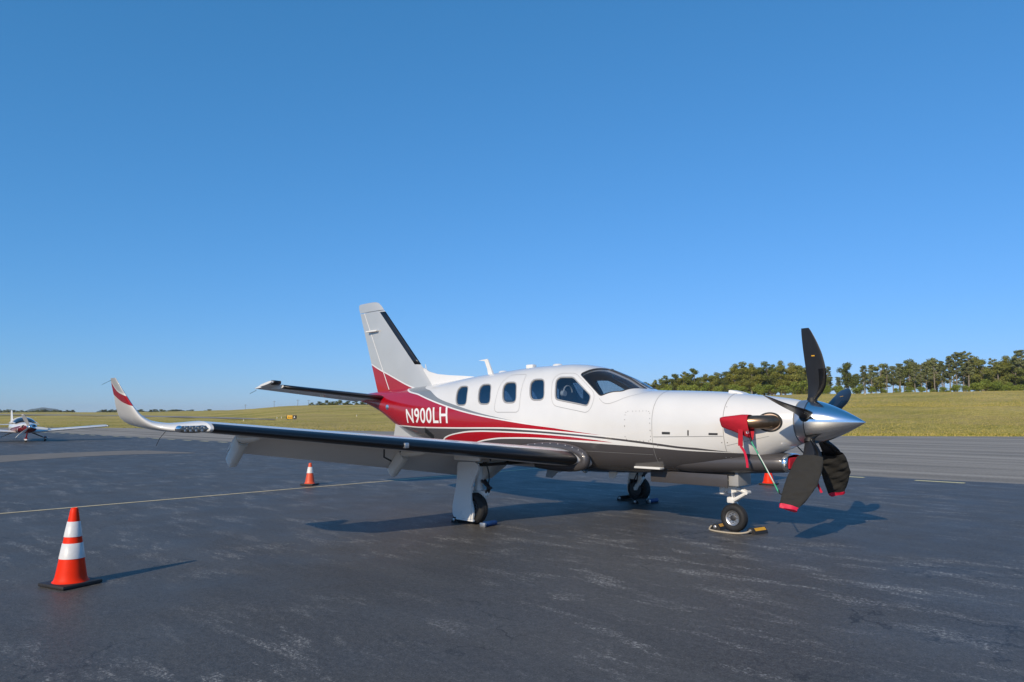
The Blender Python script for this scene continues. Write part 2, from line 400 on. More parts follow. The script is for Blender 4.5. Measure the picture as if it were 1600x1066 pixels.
# asphalt sheets
Ln = lambda x: 9.78 + (x+.3)*.046                 # taxiway edge marking, y as a function of x
edge = [gp(px, y) for px, y in ((-900, 668), (-300, 668), (0, 668), (100, 668), (190, 668.5), (330, 670.2), (480, 672), (700, 674.9), (900, 677.5), (1100, 679), (1340, 680.5), (1600, 681.3), (1900, 681.5), (2600, 681.5), (4200, 681.5))]
ed = []
for i in range(len(edge)-1):
    for k in range(14):
        p = edge[i].lerp(edge[i+1], k/14); q = (p-CAM); q.z = 0
        ed.append(p + q.normalized()*(random.uniform(-.5, .35)))
V = [(p.x, p.y, -.012) for p in ed] + [(70, 30, -.012), (70, -70, -.012), (-120, -70, -.012)]
tag(mk('taxiway', V, [tuple(range(len(V)))], M['taxi'], smooth=False), kind='structure')
# the sealed apron, its far edge slightly wavy
xs = np.linspace(-110, 45, 160)
far = [(x, Ln(x)+.55+.12*math.sin(x*.9)+.06*math.sin(x*3.1), 0) for x in xs]
V = far + [(45, -60, 0), (-110, -60, 0)]
tag(mk('apron', V, [tuple(range(len(V)))], M['apron'], smooth=False), kind='structure')
def strip(name, pts, wd, mat, z=.004):
    V = []; P = [Vector(p) for p in pts]
    for i, p in enumerate(P):
        t = (P[min(i+1, len(P)-1)]-P[max(i-1, 0)]).normalized(); n = Vector((-t.y, t.x, 0))*wd/2
        V += [(p.x+n.x, p.y+n.y, p.z+z), (p.x-n.x, p.y-n.y, p.z+z)]
    return tag(mk(name, V, [(2*i, 2*i+1, 2*i+3, 2*i+2) for i in range(len(P)-1)], mat, smooth=False), kind='structure')
strip('apron_line', [(-8.6, -12, 0), (-8.83, -6.44, 0), (-9.14, -1, 0), (-9.3, 2.75, 0), (-9.5, 6.5, 0)], .085, M['linepaint'])
dmesh = None
for k in range(-30, 8):
    x0 = -.82 + k*2.11
    if x0 > 9: continue
    o = tag(mk('edge_dash', [(-.5, -.09, 0), (.5, -.09, 0), (.5, .09, 0), (-.5, .09, 0)], [(0, 1, 2, 3)], M['dashpaint'], smooth=False), kind='structure') if dmesh is None else tag(bpy.data.objects.new('edge_dash', dmesh), kind='structure')
    if dmesh is None: dmesh = o.data
    else: COL.objects.link(o)
    o.location = (x0+.5, Ln(x0+.5), .004); o.rotation_euler = (0, 0, math.atan(.046))
P = [gp(*p) for p in ((-60, 726), (60, 718), (140, 713.2), (200, 710.6), (255, 709.2), (306, 708.2), (262, 705.6), (215, 704.2), (150, 706), (70, 709), (0, 712), (-60, 714.5))]
P = catmull(P, 5, True)
tag(mk('concrete_strip', [(p.x, p.y, .004) for p in P], [tuple(range(len(P)))], M['patch'], smooth=False), kind='structure')
# far runway strip crossing the grass at the left
V = []
top = [(-60, 647.6), (60, 648), (140, 648.6), (220, 649.8), (300, 651.6), (360, 653.5), (430, 656.6)]
bot = [(-60, 649.3), (60, 649.8), (140, 650.6), (220, 652), (300, 653.9), (360, 655.7), (430, 657.3)]
for a, c_ in zip(top, bot):
    p, _ = tpoint(*a); q, _ = tpoint(*c_); V += [(p.x, p.y, p.z+.12), (q.x, q.y, q.z+.12)]
tag(mk('runway', V, [(2*i, 2*i+1, 2*i+3, 2*i+2) for i in range(len(top)-1)], M['taxi']), kind='structure')

# tufts standing proud of the mown slope (nobody could count them)
m, nt, b = newmat('grass_tuft'); M['tuft'] = m
rnd = nt.nodes.new('ShaderNodeNewGeometry').outputs['Random Per Island']
r_ = nt.nodes.new('ShaderNodeValToRGB'); nt.links.new(rnd, r_.inputs[0]); e_ = r_.color_ramp.elements
e_[0].color = (.11, .13, .02, 1); e_[1].color = (.60, .47, .17, 1)
x_ = e_.new(.45); x_.color = (.30, .28, .06, 1)
x_ = e_.new(.75); x_.color = (.48, .38, .12, 1)
nt.links.new(r_.outputs[0], b.inputs['Base Color']); b.inputs['Roughness'].default_value = .9; b.inputs['Specular IOR Level'].default_value = .1
rg = np.random.default_rng(3); V = []; Fc = []
def tufts(px0, px1, n, d0, d1, hmin, hmax):
    for _ in range(n):
        px = rg.uniform(px0, px1); e0 = CAM.z*FPX/(np.interp(px, EPX, EPY)-645.2)
        D = e0 + d0 + (d1-d0)*rg.uniform()**1.5
        x, y = polar(px, D); z = hill(px, D); h = rg.uniform(hmin, hmax)
        for _b in range(2):
            a = rg.uniform(0, math.pi*2); wd = h*rg.uniform(.35, .7); l = h*rg.uniform(-.5, .5)
            i = len(V); ca, sa = math.cos(a), math.sin(a)
            V.extend([(x-ca*wd, y-sa*wd, z-.02), (x+ca*wd, y+sa*wd, z-.02), (x+sa*l, y-ca*l, z+h)]); Fc.append((i, i+1, i+2))
tufts(1240, 1640, 40000, -.3, 75, .02, .065); tufts(1240, 1640, 26000, 60, 195, .04, .11)
tufts(1240, 1640, 5000, -.4, 1.6, .05, .13); tufts(330, 660, 16000, -.1, 190, .02, .08); tufts(-20, 330, 4000, 0, 60, .025, .07)
tag(mk('grass_tufts', V, Fc, M['tuft'], smooth=False), 'short dry grass tufts over the mown slope', 'grass', kind='stuff')

# ------------------------------------------------------------------ trees
def leafmat(name, c0, c1, c2):
    m, nt, b = newmat(name)
    g = nt.nodes.new('ShaderNodeNewGeometry'); oi = nt.nodes.new('ShaderNodeObjectInfo')
    v = mth(nt, 'ADD', mth(nt, 'MULTIPLY', g.outputs['Random Per Island'], .58), mth(nt, 'MULTIPLY', oi.outputs['Random'], .42))
    r = nt.nodes.new('ShaderNodeValToRGB'); nt.links.new(v, r.inputs[0]); e = r.color_ramp.elements
    e[0].color = (*c0, 1); e[1].color = (*c2, 1); x = e.new(.5); x.color = (*c1, 1)
    nt.links.new(r.outputs[0], b.inputs['Base Color']); b.inputs['Roughness'].default_value = .6; b.inputs['Specular IOR Level'].default_value = .25
    b.inputs['Subsurface Weight'].default_value = 0
    return m
M['leafA'] = leafmat('leaf_mid_green', (.065, .09, .014), (.155, .175, .035), (.28, .27, .07))
M['leafB'] = leafmat('leaf_yellow_green', (.09, .105, .014), (.21, .21, .035), (.36, .32, .08))
M['leafC'] = leafmat('leaf_dark_green', (.04, .06, .014), (.095, .115, .026), (.18, .19, .05))
M['leafD'] = leafmat('leaf_pine_grey_green', (.09, .105, .04), (.165, .185, .075), (.27, .285, .13))
M['leafE'] = leafmat('leaf_bright_green', (.085, .125, .012), (.17, .215, .028), (.28, .31, .06))
def crown_mesh(name, lobes, n, leaf, mat, rg):
    """leaf-sized faces through the lobes, thick near their skins"""
    vol = np.array([l[3]*l[4]*l[5] for l in lobes])**.67; vol /= vol.sum()
    V = np.zeros((n*4, 3)); Fc = np.arange(n*4).reshape(n, 4)
    idx = rg.choice(len(lobes), n, p=vol); Lb = np.array(lobes)[idx]
    d = rg.normal(size=(n, 3)); d /= np.linalg.norm(d, axis=1, keepdims=True)
    r = rg.uniform(.25, 1.0, n)**.55
    stray = rg.uniform(size=n) < .06; r = np.where(stray, r*rg.uniform(1.1, 1.45, n), r)       # twigs poking out
    # lumps: radial modulation makes sub-clumps with gaps between
    r *= .84 + .26*np.sin(5*np.arctan2(d[:, 1], d[:, 0])+idx*2.1)*np.sin(4.3*d[:, 2]+idx)
    p = Lb[:, :3] + d*r[:, None]*Lb[:, 3:]
    a = rg.normal(size=(n, 3)); a /= np.linalg.norm(a, axis=1, keepdims=True)
    bb = np.cross(a, d+rg.normal(size=(n, 3))*.5); bb /= np.linalg.norm(bb, axis=1, keepdims=True)+1e-9
    sz = (leaf*rg.uniform(.55, 1.35, n))[:, None]
    V[0::4] = p-a*sz; V[1::4] = p+bb*sz*.6; V[2::4] = p+a*sz; V[3::4] = p-bb*sz*.6
    me = bpy.data.meshes.new(name); me.from_pydata(V.tolist(), [], Fc.tolist()); me.materials.append(mat); me.update(); return me
def make_tree(name, kind, seed, parts=True):
    rg = np.random.default_rng(seed); root = empty(name)
    h = 12.0; lobes = []; mb = MB()
    if kind in ('broad', 'dark', 'yellow', 'round'):
        w0 = {'broad': 3.6, 'dark': 3.2, 'yellow': 3.4, 'round': 3.6}[kind]
        base = 3.0 if kind != 'round' else 3.8
        nl = 26
        for i in range(nl):
            t = i/(nl-1); z = base + (h-base-1.2)*t
            env = w0*(math.sin(math.pi*min(1, .18+.80*t**.8))**.6)
            a = rg.uniform(0, 6.28); rr = env*rg.uniform(.2, .95)
            s = rg.uniform(.7, 1.65)*(1.15-.45*t)
            lobes.append((rr*math.cos(a), rr*math.sin(a), z+rg.uniform(-.5, .5), s*1.15, s*1.15, s*.95))
        mb.add(*tube([(0, 0, -.5), (.1, 0, 2.5), (-.05, .1, 5.5), (.05, 0, 9)], [.30, .24, .17, .06], 8))
        for l in lobes[::2]:
            mb.add(*tube([(0, 0, max(1.8, l[2]-2.6)), (l[0]*.5, l[1]*.5, l[2]-1.0), (l[0], l[1], l[2])], [.10, .07, .03], 5))
        n, leaf, mt = 9500, .165, {'broad': 'leafA', 'dark': 'leafC', 'yellow': 'leafB', 'round': 'leafC'}[kind]; bark = 'barkpale' if kind != 'dark' else 'bark'
    elif kind == 'pine':      # tall, bare trunk, thin open crown
        for i in range(22):
            t = i/21; z = 5.2 + 6.5*t; a = i*2.4 + rg.uniform(-.5, .5); rr = (2.1-1.4*t)*rg.uniform(.3, 1.05)
            lobes.append((rr*math.cos(a), rr*math.sin(a), z, rg.uniform(.4, .95), rg.uniform(.4, .95), rg.uniform(.25, .6)))
            mb.add(*tube([(0, 0, z-.5), (rr*.6*math.cos(a), rr*.6*math.sin(a), z-.2), (rr*math.cos(a), rr*math.sin(a), z)], [.06, .045, .02], 5))
        for i in range(7):   # dead stubs below the crown
            a = rg.uniform(0, 6.28); z = rg.uniform(2.2, 5.6); mb.add(*tube([(0, 0, z), (1.1*math.cos(a), 1.1*math.sin(a), z+.3)], [.04, .012], 4))
        mb.add(*tube([(0, 0, -.5), (.06, .05, 3), (-.08, .05, 7), (0, 0, 11.6)], [.20, .17, .13, .03], 8))
        n, leaf, mt = 4200, .15, 'leafD'; bark = 'barkpale'
    elif kind == 'shrub':
        h = 4.0
        for i in range(9):
            a = rg.uniform(0, 6.28); rr = rg.uniform(.2, 1.7); s = rg.uniform(.8, 1.35)
            lobes.append((rr*math.cos(a), rr*math.sin(a), rg.uniform(.7, 2.9)-rr*.25, s, s, s*.85))
        for i in range(5):
            a = i*1.25; mb.add(*tube([(0, 0, -.3), (.5*math.cos(a), .5*math.sin(a), 1.0), (1.1*math.cos(a), 1.1*math.sin(a), 2.2)], [.08, .05, .02], 5))
        n, leaf, mt = 3200, .13, 'leafE'; bark = 'bark'
    cm = crown_mesh('crown', lobes, n, leaf, M[mt], rg)
    c = bpy.data.objects.new('crown', cm); COL.objects.link(c); c.parent = root
    t = mb.build('trunk', M[bark], root)
    return root
PROTO = {k: [make_tree({'broad': 'leafy_tree', 'dark': 'dark_leafy_tree', 'yellow': 'yellow_green_tree', 'round': 'round_crowned_tree', 'pine': 'pine_tree', 'shrub': 'shrub'}[k], k, 11*i+s) for i in range(n)] for k, n, s in (('broad', 3, 1), ('yellow', 3, 100), ('dark', 2, 200), ('round', 1, 300), ('pine', 4, 400), ('shrub', 3, 500))}
used = set(); hh = {'broad': 12.6, 'yellow': 12.6, 'dark': 12.6, 'round': 12.6, 'pine': 12, 'shrub': 4}
ORD = ['first', 'second', 'third', 'fourth', 'fifth', 'sixth', 'seventh', 'eighth', 'ninth', 'tenth', 'eleventh', 'twelfth', 'thirteenth', 'fourteenth', 'fifteenth', 'sixteenth', 'seventeenth', 'eighteenth', 'nineteenth', 'twentieth', 'twenty-first', 'twenty-second', 'twenty-third', 'twenty-fourth', 'twenty-fifth', 'twenty-sixth']
ORD += ['twenty-seventh', 'twenty-eighth', 'twenty-ninth'] + [t + u for t in ('thirty', 'forty', 'fifty', 'sixty', 'seventy', 'eighty') for u in ('', '-first', '-second', '-third', '-fourth', '-fifth', '-sixth', '-seventh', '-eighth', '-ninth')]
ORD = [{'thirty': 'thirtieth', 'forty': 'fortieth', 'fifty': 'fiftieth', 'sixty': 'sixtieth', 'seventy': 'seventieth', 'eighty': 'eightieth'}.get(o, o) for o in ORD]
def plant(kind, px, D, top_py, label, cat, group, wide=1.0, dz=0):
    """a tree at photo column px, D metres away, as tall as the photograph shows"""
    i = int(abs(px*7.3)) % len(PROTO[kind]); src = PROTO[kind][i]
    o = src if (kind, i) not in used else copy_tree(src)
    used.add((kind, i))
    x, y = polar(px, D); z = hill(px, D) + dz
    zt = CAM.z + (645.2-top_py)*D/FPX
    s = max(.12, (zt-z)/hh[kind])
    o.location = (x, y, z); o.rotation_euler = (0, 0, random.uniform(0, 6.28)); o.scale = (s*wide, s*wide, s)
    tag(o, label, cat, group); return o
# front row on the ridge, left (over the cowling) to right edge; (kind, px, distance, photo row of its top)
ROW = [('broad', 992, 300, 596), ('dark', 1008, 296, 594), ('yellow', 1024, 292, 591), ('broad', 1040, 292, 584), ('dark', 1056, 290, 580), ('yellow', 1070, 286, 577), ('broad', 1086, 284, 571), ('yellow', 1104, 282, 582), ('broad', 1122, 280, 579), ('dark', 1136, 280, 576), ('yellow', 1150, 276, 565), ('broad', 1160, 278, 561), ('yellow', 1176, 274, 564), ('broad', 1192, 276, 569), ('broad', 1202, 278, 560), ('yellow', 1222, 272, 560), ('yellow', 1240, 274, 563), ('broad', 1252, 272, 566), ('yellow', 1266, 272, 568), ('broad', 1282, 274, 574), ('pine', 1296, 272, 573),
       ('round', 1325, 268, 562), ('pine', 1352, 272, 571), ('pine', 1364, 268, 570), ('broad', 1379, 282, 563), ('pine', 1388, 266, 571), ('pine', 1398, 268, 572), ('pine', 1409, 264, 568), ('broad', 1424, 280, 557), ('pine', 1432, 266, 566), ('pine', 1442, 266, 568), ('pine', 1450, 268, 566), ('yellow', 1466, 278, 553), ('pine', 1463, 262, 562), ('pine', 1475, 262, 564), ('pine', 1487, 264, 556), ('pine', 1498, 262, 550), ('pine', 1508, 264, 551), ('pine', 1517, 262, 549), ('yellow', 1530, 274, 551), ('broad', 1540, 262, 556), ('pine', 1556, 266, 560), ('broad', 1563, 262, 561), ('yellow', 1577, 266, 552), ('broad', 1590, 262, 556), ('pine', 1598, 260, 547), ('broad', 1612, 264, 552), ('yellow', 1632, 264, 550)]
nm = {'broad': 'mid-green leafy tree', 'dark': 'dark green leafy tree', 'yellow': 'yellow-green leafy tree', 'pine': 'thin grey-green pine with bare trunk'}
cnt = {}
for kind, px, D, tp in ROW:
    if kind == 'round':
        plant(kind, px, D, tp, 'round dark-crowned tree standing alone right of the upright propeller blade', 'tree', None, 1.12); continue
    side = 'left' if px < 1265 else 'right'
    k = (kind, side); cnt[k] = cnt.get(k, 0)+1
    lab = ('%s, %s of its kind right of the upright blade' % (nm[kind], ORD[cnt[k]-1])) if side == 'right' else ('%s over the engine cowling, %s from the windscreen' % (nm[kind], ORD[cnt[k]-1]))
    plant(kind, px, D, tp, lab, 'tree', 'trees along the ridge', random.uniform(.95, 1.25) if kind == 'pine' else random.uniform(1.0, 1.4))
# second row behind, only its gaps and tops show
for k in range(44):
    px = 988 + k*14.8 + random.uniform(-5, 5)
    tp = np.interp(px, [988, 1040, 1086, 1120, 1160, 1250, 1300, 1350, 1420, 1480, 1640], [600, 592, 580, 586, 571, 570, 586, 584, 574, 566, 562])
    kd = random.choice(['broad', 'dark', 'yellow']) if (px < 1290 or px > 1530) else 'pine'
    plant(kd, px, random.uniform(290, 315), tp+random.uniform(-2, 6), 'tree half hidden behind the front row on the ridge, %s from the windscreen' % ORD[k], 'tree', 'second row of trees on the ridge', 1.45)
# bright undergrowth at the foot of the trees
for k, (px, tp) in enumerate([(1003, 604), (1021, 603), (1043, 600), (1062, 598), (1083, 597), (1103, 596), (1124, 600), (1143, 597), (1164, 599), (1186, 598), (1207, 597), (1228, 599), (1246, 594), (1262, 592), (1277, 594), (1292, 600), (1309, 600), (1345, 599), (1362, 602), (1382, 606), (1402, 604), (1420, 602), (1440, 602), (1460, 606), (1478, 602), (1496, 598), (1512, 600), (1530, 594), (1546, 590), (1562, 594), (1580, 596), (1597, 598), (1616, 598)]):
    if px < 1265: lab = 'green shrub under the ridge trees above the cowling, %s from the windscreen' % ORD[k]
    else: lab = 'green shrub at the foot of the ridge trees, %s right of the upright blade' % ORD[k-14]
    plant('shrub', px, random.uniform(252, 258), tp, lab, 'shrub', 'shrubs along the ridge', random.uniform(1.0, 1.4))
# grove behind the grass rise, under the tailplane
for k, (px, tp) in enumerate([(488, 628), (499, 626), (509, 624), (520, 626), (531, 624), (543, 625), (555, 626), (567, 625), (580, 626), (592, 627), (604, 627)]):
    plant('dark' if k % 2 else 'broad', px, 420, tp, 'dark green tree behind the grassy rise below the tailplane, %s from the left' % ORD[k], 'tree', 'grove behind the grassy rise', 2.1)
# far tree line on the flat horizon at the left
kf = 0; px = -8
while px < 345:
    if not (118 < px < 132 or 137 < px < 150 or 300 < px < 318):
        plant(random.choice(['dark', 'broad', 'dark']), px, random.uniform(880, 960), 640.0+random.uniform(-1.8, 2.2), 'small dark far tree on the flat left horizon, %s from the left edge' % ORD[kf], 'tree', 'far tree line', 2.6, dz=-.3); kf += 1
    px += random.uniform(4, 7.5)
# unused prototypes stay out of the scene
for k, l in PROTO.items():
    for i, o in enumerate(l):
        if (k, i) not in used:
            for c_ in list(o.children): bpy.data.objects.remove(c_)
            bpy.data.objects.remove(o)
# wooded mountain far away at the left
def mountain():
    D0 = 5200; V = []; Fc = []; nx, ny = 60, 14
    for j in range(ny):
        for i in range(nx):
            u = i/(nx-1)*2-1; v = j/(ny-1)*2-1
            px = 62 + u*62; D = D0 + v*700
            x, y = polar(px, D)
            hgt = 40*math.exp(-(u*2.1)**2)*(1-v*v)**.8 + 14*math.exp(-((u-.45)*3)**2)*(1-v*v) + 1.6*math.sin(u*19)*(1-u*u)*(1-v*v)
            V.append((x, y, -6 + hgt))
    for j in range(ny-1):
        for i in range(nx-1): Fc.append((j*nx+i, j*nx+i+1, (j+1)*nx+i+1, (j+1)*nx+i))
    m = pm('distant_forest', (.045, .07, .03), .95, var=.35, vscale=.02)
    tag(mk('mountain', V, Fc, m), kind='structure')
mountain()
# ================================================================== THE TURBOPROP
S0 = 1.70                                         # x = S0 - s, s measured aft from the spinner tip
plane = empty('turboprop_airplane', (0, 0, 0), 0, 'large white, red and charcoal single-propeller airplane parked across the apron', 'airplane')
TOP = pchip([.74, .80, 1.0, 1.2, 1.72, 2.3, 2.75, 2.92, 3.34, 3.82, 4.13, 4.46, 5.09, 5.84, 6.49, 7.18, 7.74, 8.4, 9.0, 9.6, 10.2, 10.5],
            [1.695, 1.71, 1.74, 1.765, 1.82, 1.85, 1.865, 1.875, 2.07, 2.24, 2.295, 2.315, 2.31, 2.265, 2.215, 2.15, 2.10, 2.05, 2.02, 1.99, 1.95, 1.90])
BOT = pchip([.74, .80, 1.0, 1.2, 1.72, 2.3, 3.19, 4.03, 5.2, 6.2, 7.0, 7.7, 8.31, 8.93, 9.6, 10.19, 10.5],
            [1.165, 1.14, 1.05, .95, .80, .74, .68, .65, .65, .68, .74, .84, .99, 1.25, 1.56, 1.74, 1.80])
HW = pchip([.74, .80, 1.0, 1.2, 1.72, 2.3, 2.9, 3.5, 4.1, 5.8, 6.5, 7.2, 8.0, 8.9, 9.6, 10.2, 10.5],
           [.265, .29, .35, .40, .49, .555, .60, .64, .66, .66, .63, .57, .46, .32, .21, .12, .05])
ZW = pchip([.74, 1.2, 2.3, 3.3, 4.2, 6, 7.5, 9, 10.5], [1.43, 1.42, 1.36, 1.34, 1.36, 1.38, 1.48, 1.66, 1.85])
NU = pchip([.74, 1.2, 2.3, 2.9, 3.4, 4.2, 6.5, 8, 10.5], [2, 2.1, 2.3, 2.6, 2.6, 2.25, 2.2, 2.2, 2.])
NL = pchip([.74, 1.2, 2.3, 4, 6, 8, 10.5], [2, 2.1, 2.4, 2.6, 2.4, 2.1, 2.])
def fyz(s, th):
    s = np.asarray(s, float); th = np.asarray(th, float); c, si = np.cos(th), np.sin(th)
    n = np.where(c >= 0, NU(s), NL(s)); zz = np.where(c >= 0, TOP(s)-ZW(s), ZW(s)-BOT(s))
    return -HW(s)*np.sign(si)*np.abs(si)**(2/n), ZW(s) + zz*np.sign(c)*np.abs(c)**(2/n)
def FP(s, th, off=0.):
    """points on (or off) the fuselage skin"""
    s = np.asarray(s, float); th = np.asarray(th, float); e = 1e-3
    y, z = fyz(s, th); P = np.stack([S0-s, y, z], -1)
    y1, z1 = fyz(s+e, th); y0, z0 = fyz(s-e, th); a = np.stack([-2*e+0*s, y1-y0, z1-z0], -1)
    y1, z1 = fyz(s, th+e); y0, z0 = fyz(s, th-e); b = np.stack([0*s, y1-y0, z1-z0], -1)
    N = np.cross(a, b); N /= np.linalg.norm(N, axis=-1, keepdims=True)+1e-12
    o = np.stack([0*s, y, z-ZW(s)], -1); N *= np.where((N*o).sum(-1) < 0, -1, 1)[..., None]
    return P + N*off if np.ndim(off) == 0 else P + N*np.asarray(off)[..., None]
def th_z(s, z):
    up = z >= ZW(s); zz = (TOP(s)-ZW(s)) if up else (ZW(s)-BOT(s)); n = NU(s) if up else NL(s)
    r = min(1, abs(z-ZW(s))/zz)**(n/2); return math.acos(r if up else -r)
def th_y(s, y): return math.asin(min(1, (abs(y)/HW(s))**(NU(s)/2)))
def ginside(X):
    s = S0-X[:, 0]; z = X[:, 2]; up = z >= ZW(s); zz = np.where(up, TOP(s)-ZW(s), ZW(s)-BOT(s)); n = np.where(up, NU(s), NL(s))
    return (np.abs(X[:, 1])/HW(s))**n + (np.abs(z-ZW(s))/zz)**n
def body(ss, nth, off=0.):
    th = np.linspace(-math.pi, math.pi, nth, endpoint=False)
    return loft([[tuple(p) for p in FP(np.full(nth, s), th, off)] for s in ss])
def ev(o, mods):
    """apply booleans without operators"""
    for t, op in mods:
        m = o.modifiers.new('b', 'BOOLEAN'); m.object = t; m.operation = op; m.solver = 'EXACT'
    dg = bpy.context.evaluated_depsgraph_get(); me = bpy.data.meshes.new_from_object(o.evaluated_get(dg))
    o.modifiers.clear(); old = o.data; o.data = me; me.name = o.name
    for t, _ in mods: bpy.data.objects.remove(t)
def outline(pts, rad=.05, m=5):
    """closed outline in (s, arc) with filleted corners"""
    P = [Vector((s, th*.62, 0)) for s, th in pts]; out = []; n = len(P)
    for i in range(n):
        a, b, c = P[i-1], P[i], P[(i+1) % n]
        d0 = min(rad, (a-b).length*.45); d1 = min(rad, (c-b).length*.45)
        p0 = b+(a-b).normalized()*d0; p1 = b+(c-b).normalized()*d1
        for k in range(m+1):
            t = k/m; out.append(p0*(1-t)**2 + b*2*t*(1-t) + p1*t*t)
    res = []
    for i in range(len(out)):                     # densify long edges
        a, b = out[i], out[(i+1) % len(out)]; k = max(1, int((b-a).length/.05))
        for j in range(k): res.append(a.lerp(b, j/k))
    return res
def grow(ol, d):
    n = len(ol); out = []
    area = sum(ol[i].x*ol[(i+1) % n].y-ol[(i+1) % n].x*ol[i].y for i in range(n)); sg = 1 if area > 0 else -1
    for i in range(n):
        t = (ol[(i+1) % n]-ol[i-1]); t.normalize(); out.append(ol[i]+Vector((t.y, -t.x, 0))*d*sg)
    return out
def rings_on(ol, k, off, side):
    c = sum(ol, Vector())/len(ol); R_ = []
    for i in range(k+1):
        q = [c.lerp(p, i/k) for p in ol]
        R_.append([tuple(v) for v in FP(np.array([p.x for p in q]), np.array([side*p.y/.62 for p in q]), off)])
    return R_
def radial(ol, off, side, k=4):
    n = len(ol); R_ = rings_on(ol, k, off, side); V = [R_[0][0]] + [p for r in R_[1:] for p in r]; Fc = []
    for j in range(n): Fc.append((0, 1+j, 1+(j+1) % n))
    for i in range(k-1):
        for j in range(n): Fc.append((1+i*n+j, 1+(i+1)*n+j, 1+(i+1)*n+(j+1) % n, 1+i*n+(j+1) % n))
    return V, Fc
def prism(ol, side, o0=-.13, o1=.07, k=4):
    V0, F0 = radial(ol, o0, side, k); V1, F1 = radial(ol, o1, side, k); n = len(ol); m = len(V0); b = 1+(k-1)*n
    return V0+V1, [f[::-1] for f in F0] + [tuple(i+m for i in f) for f in F1] + [(b+j, b+(j+1) % n, m+b+(j+1) % n, m+b+j) for j in range(n)]
def ribbon(path, wd, off, side=1, closed=False):
    """thin strip following the skin; path in (s, theta)"""
    P = [Vector((s, th*.62, 0)) for s, th in path]; n = len(P); A = []; B = []
    for i in range(n):
        a = P[i-1] if (i or closed) else P[0]; c = P[(i+1) % n] if (i < n-1 or closed) else P[-1]
        t = (c-a).normalized(); q = Vector((t.y, -t.x, 0))*wd/2; A.append(P[i]+q); B.append(P[i]-q)
    f = lambda L_, o: [tuple(v) for v in FP(np.array([p.x for p in L_]), np.array([side*p.y/.62 for p in L_]), o)]
    V = f(A, off) + f(B, off); m = n if closed else n-1
    return V, [(i, (i+1) % n, n+(i+1) % n, n+i) for i in range(m)]

# --- window outlines in (s, theta), starboard side
def rrect(s, z, hs, hz, lean=-.06):
    pts = []
    for k in range(40):
        a = 2*math.pi*k/40; ca, sa = math.cos(a), math.sin(a)
        x = hs*math.copysign(abs(ca)**.55, ca); y = hz*math.copysign(abs(sa)**.55, sa)
        ss = s+x-lean*y/hz; pts.append(Vector((ss, th_z(ss, z+y)*.62, 0)))
    return pts
CAB = [rrect(6.53, 1.845, .150, .165), rrect(5.92, 1.86, .150, .165), rrect(5.32, 1.877, .155, .165), rrect(4.715, 1.91, .150, .162)]
SIDEW = outline([(s, th_z(s, z)) for s, z in ((4.285, 1.755), (4.375, 2.05), (4.33, 2.092), (4.07, 2.085), (3.61, 1.785), (3.645, 1.645))], .05)
WIND = outline([(3.957, th_z(3.957, 2.127)), (3.713, th_y(3.713, .03)), (3.35, th_y(3.35, .03)), (3.0, th_y(3.0, .04)), (3.163, th_z(3.163, 1.85)), (3.45, th_z(3.45, 1.788))], .045)

ss = np.concatenate([np.linspace(.74, 1.3, 24), np.linspace(1.33, 2.7, 40), np.linspace(2.72, 4.6, 80), np.linspace(4.63, 8.8, 130), np.linspace(8.83, 10.5, 50)])
V, Fc = body(ss, 128); fus = mk('fuselage', V, Fc, M['white'], plane)
V, Fc = body(np.linspace(2.83, 7.3, 70), 64, -.045); cav = mk('cavity', V, Fc, M['white'])
cut = [(cav, 'DIFFERENCE')]
for side in (1, -1):
    mb = MB()
    for ol in CAB+[SIDEW, WIND]: mb.add(*prism(ol, side))
    cut.append((mb.build('cutter', M['white']), 'DIFFERENCE'))
ev(fus, cut)

# paint scheme, surveyed boundaries: height of each edge along the body
zA = pchip([1, 4.35, 4.884, 5.409, 5.989, 6.648, 7.186, 7.601, 8.01, 8.06, 11], [1.0, 1.324, 1.385, 1.457, 1.549, 1.681, 1.80, 1.95, 2.072, 2.4, 3.2])
zB = pchip([1, 3.346, 3.731, 4.286, 4.891, 5.232, 5.782, 6.404, 7.143, 7.936, 8.644, 8.75, 11], [1.05, 1.232, 1.271, 1.318, 1.370, 1.406, 1.470, 1.559, 1.70, 1.872, 2.034, 2.3, 3.0])
zC = pchip([1, 3.346, 4.286, 4.891, 5.409, 6.612, 7.772, 8.559, 11], [1.05, 1.223, 1.279, 1.302, 1.311, 1.296, 1.289, 1.306, 1.306])
zD = pchip([.7, 1.619, 2.126, 2.541, 3.346, 4.286, 4.891, 5.409, 6.612, 7.772, 8.559, 11], [1.072, 1.079, 1.099, 1.138, 1.203, 1.255, 1.278, 1.289, 1.274, 1.267, 1.284, 1.284])
zE = pchip([.7, 1.64, 2.132, 2.547, 3.352, 4.097, 4.897, 5.776, 6.191, 6.60, 6.966, 7.3, 11], [1.03, 1.05, 1.071, 1.108, 1.177, 1.218, 1.246, 1.256, 1.244, 1.20, 1.124, .9, .2])
zF = pchip([.7, 1.64, 2.132, 2.547, 3.182, 3.352, 4.097, 5.062, 5.788, 6.191, 6.636, 6.966, 7.25, 11], [1.03, 1.04, 1.05, 1.075, 1.122, 1.143, 1.199, 1.228, 1.234, 1.221, 1.174, 1.099, .88, .2])
zG = pchip([.7, 1.64, 2.132, 2.547, 3.182, 3.359, 4.103, 4.72, 5.422, 5.806, 6.026, 6.526, 11], [1.03, 1.04, 1.05, 1.075, 1.122, 1.133, 1.152, 1.165, 1.150, 1.112, 1.072, .93, .2])
zH = pchip([.7, 1.64, 2.211, 2.779, 3.359, 4.103, 4.72, 5.422, 5.806, 6.026, 6.526, 11], [1.03, 1.05, 1.057, 1.083, 1.104, 1.129, 1.143, 1.128, 1.09, 1.05, .90, .2])
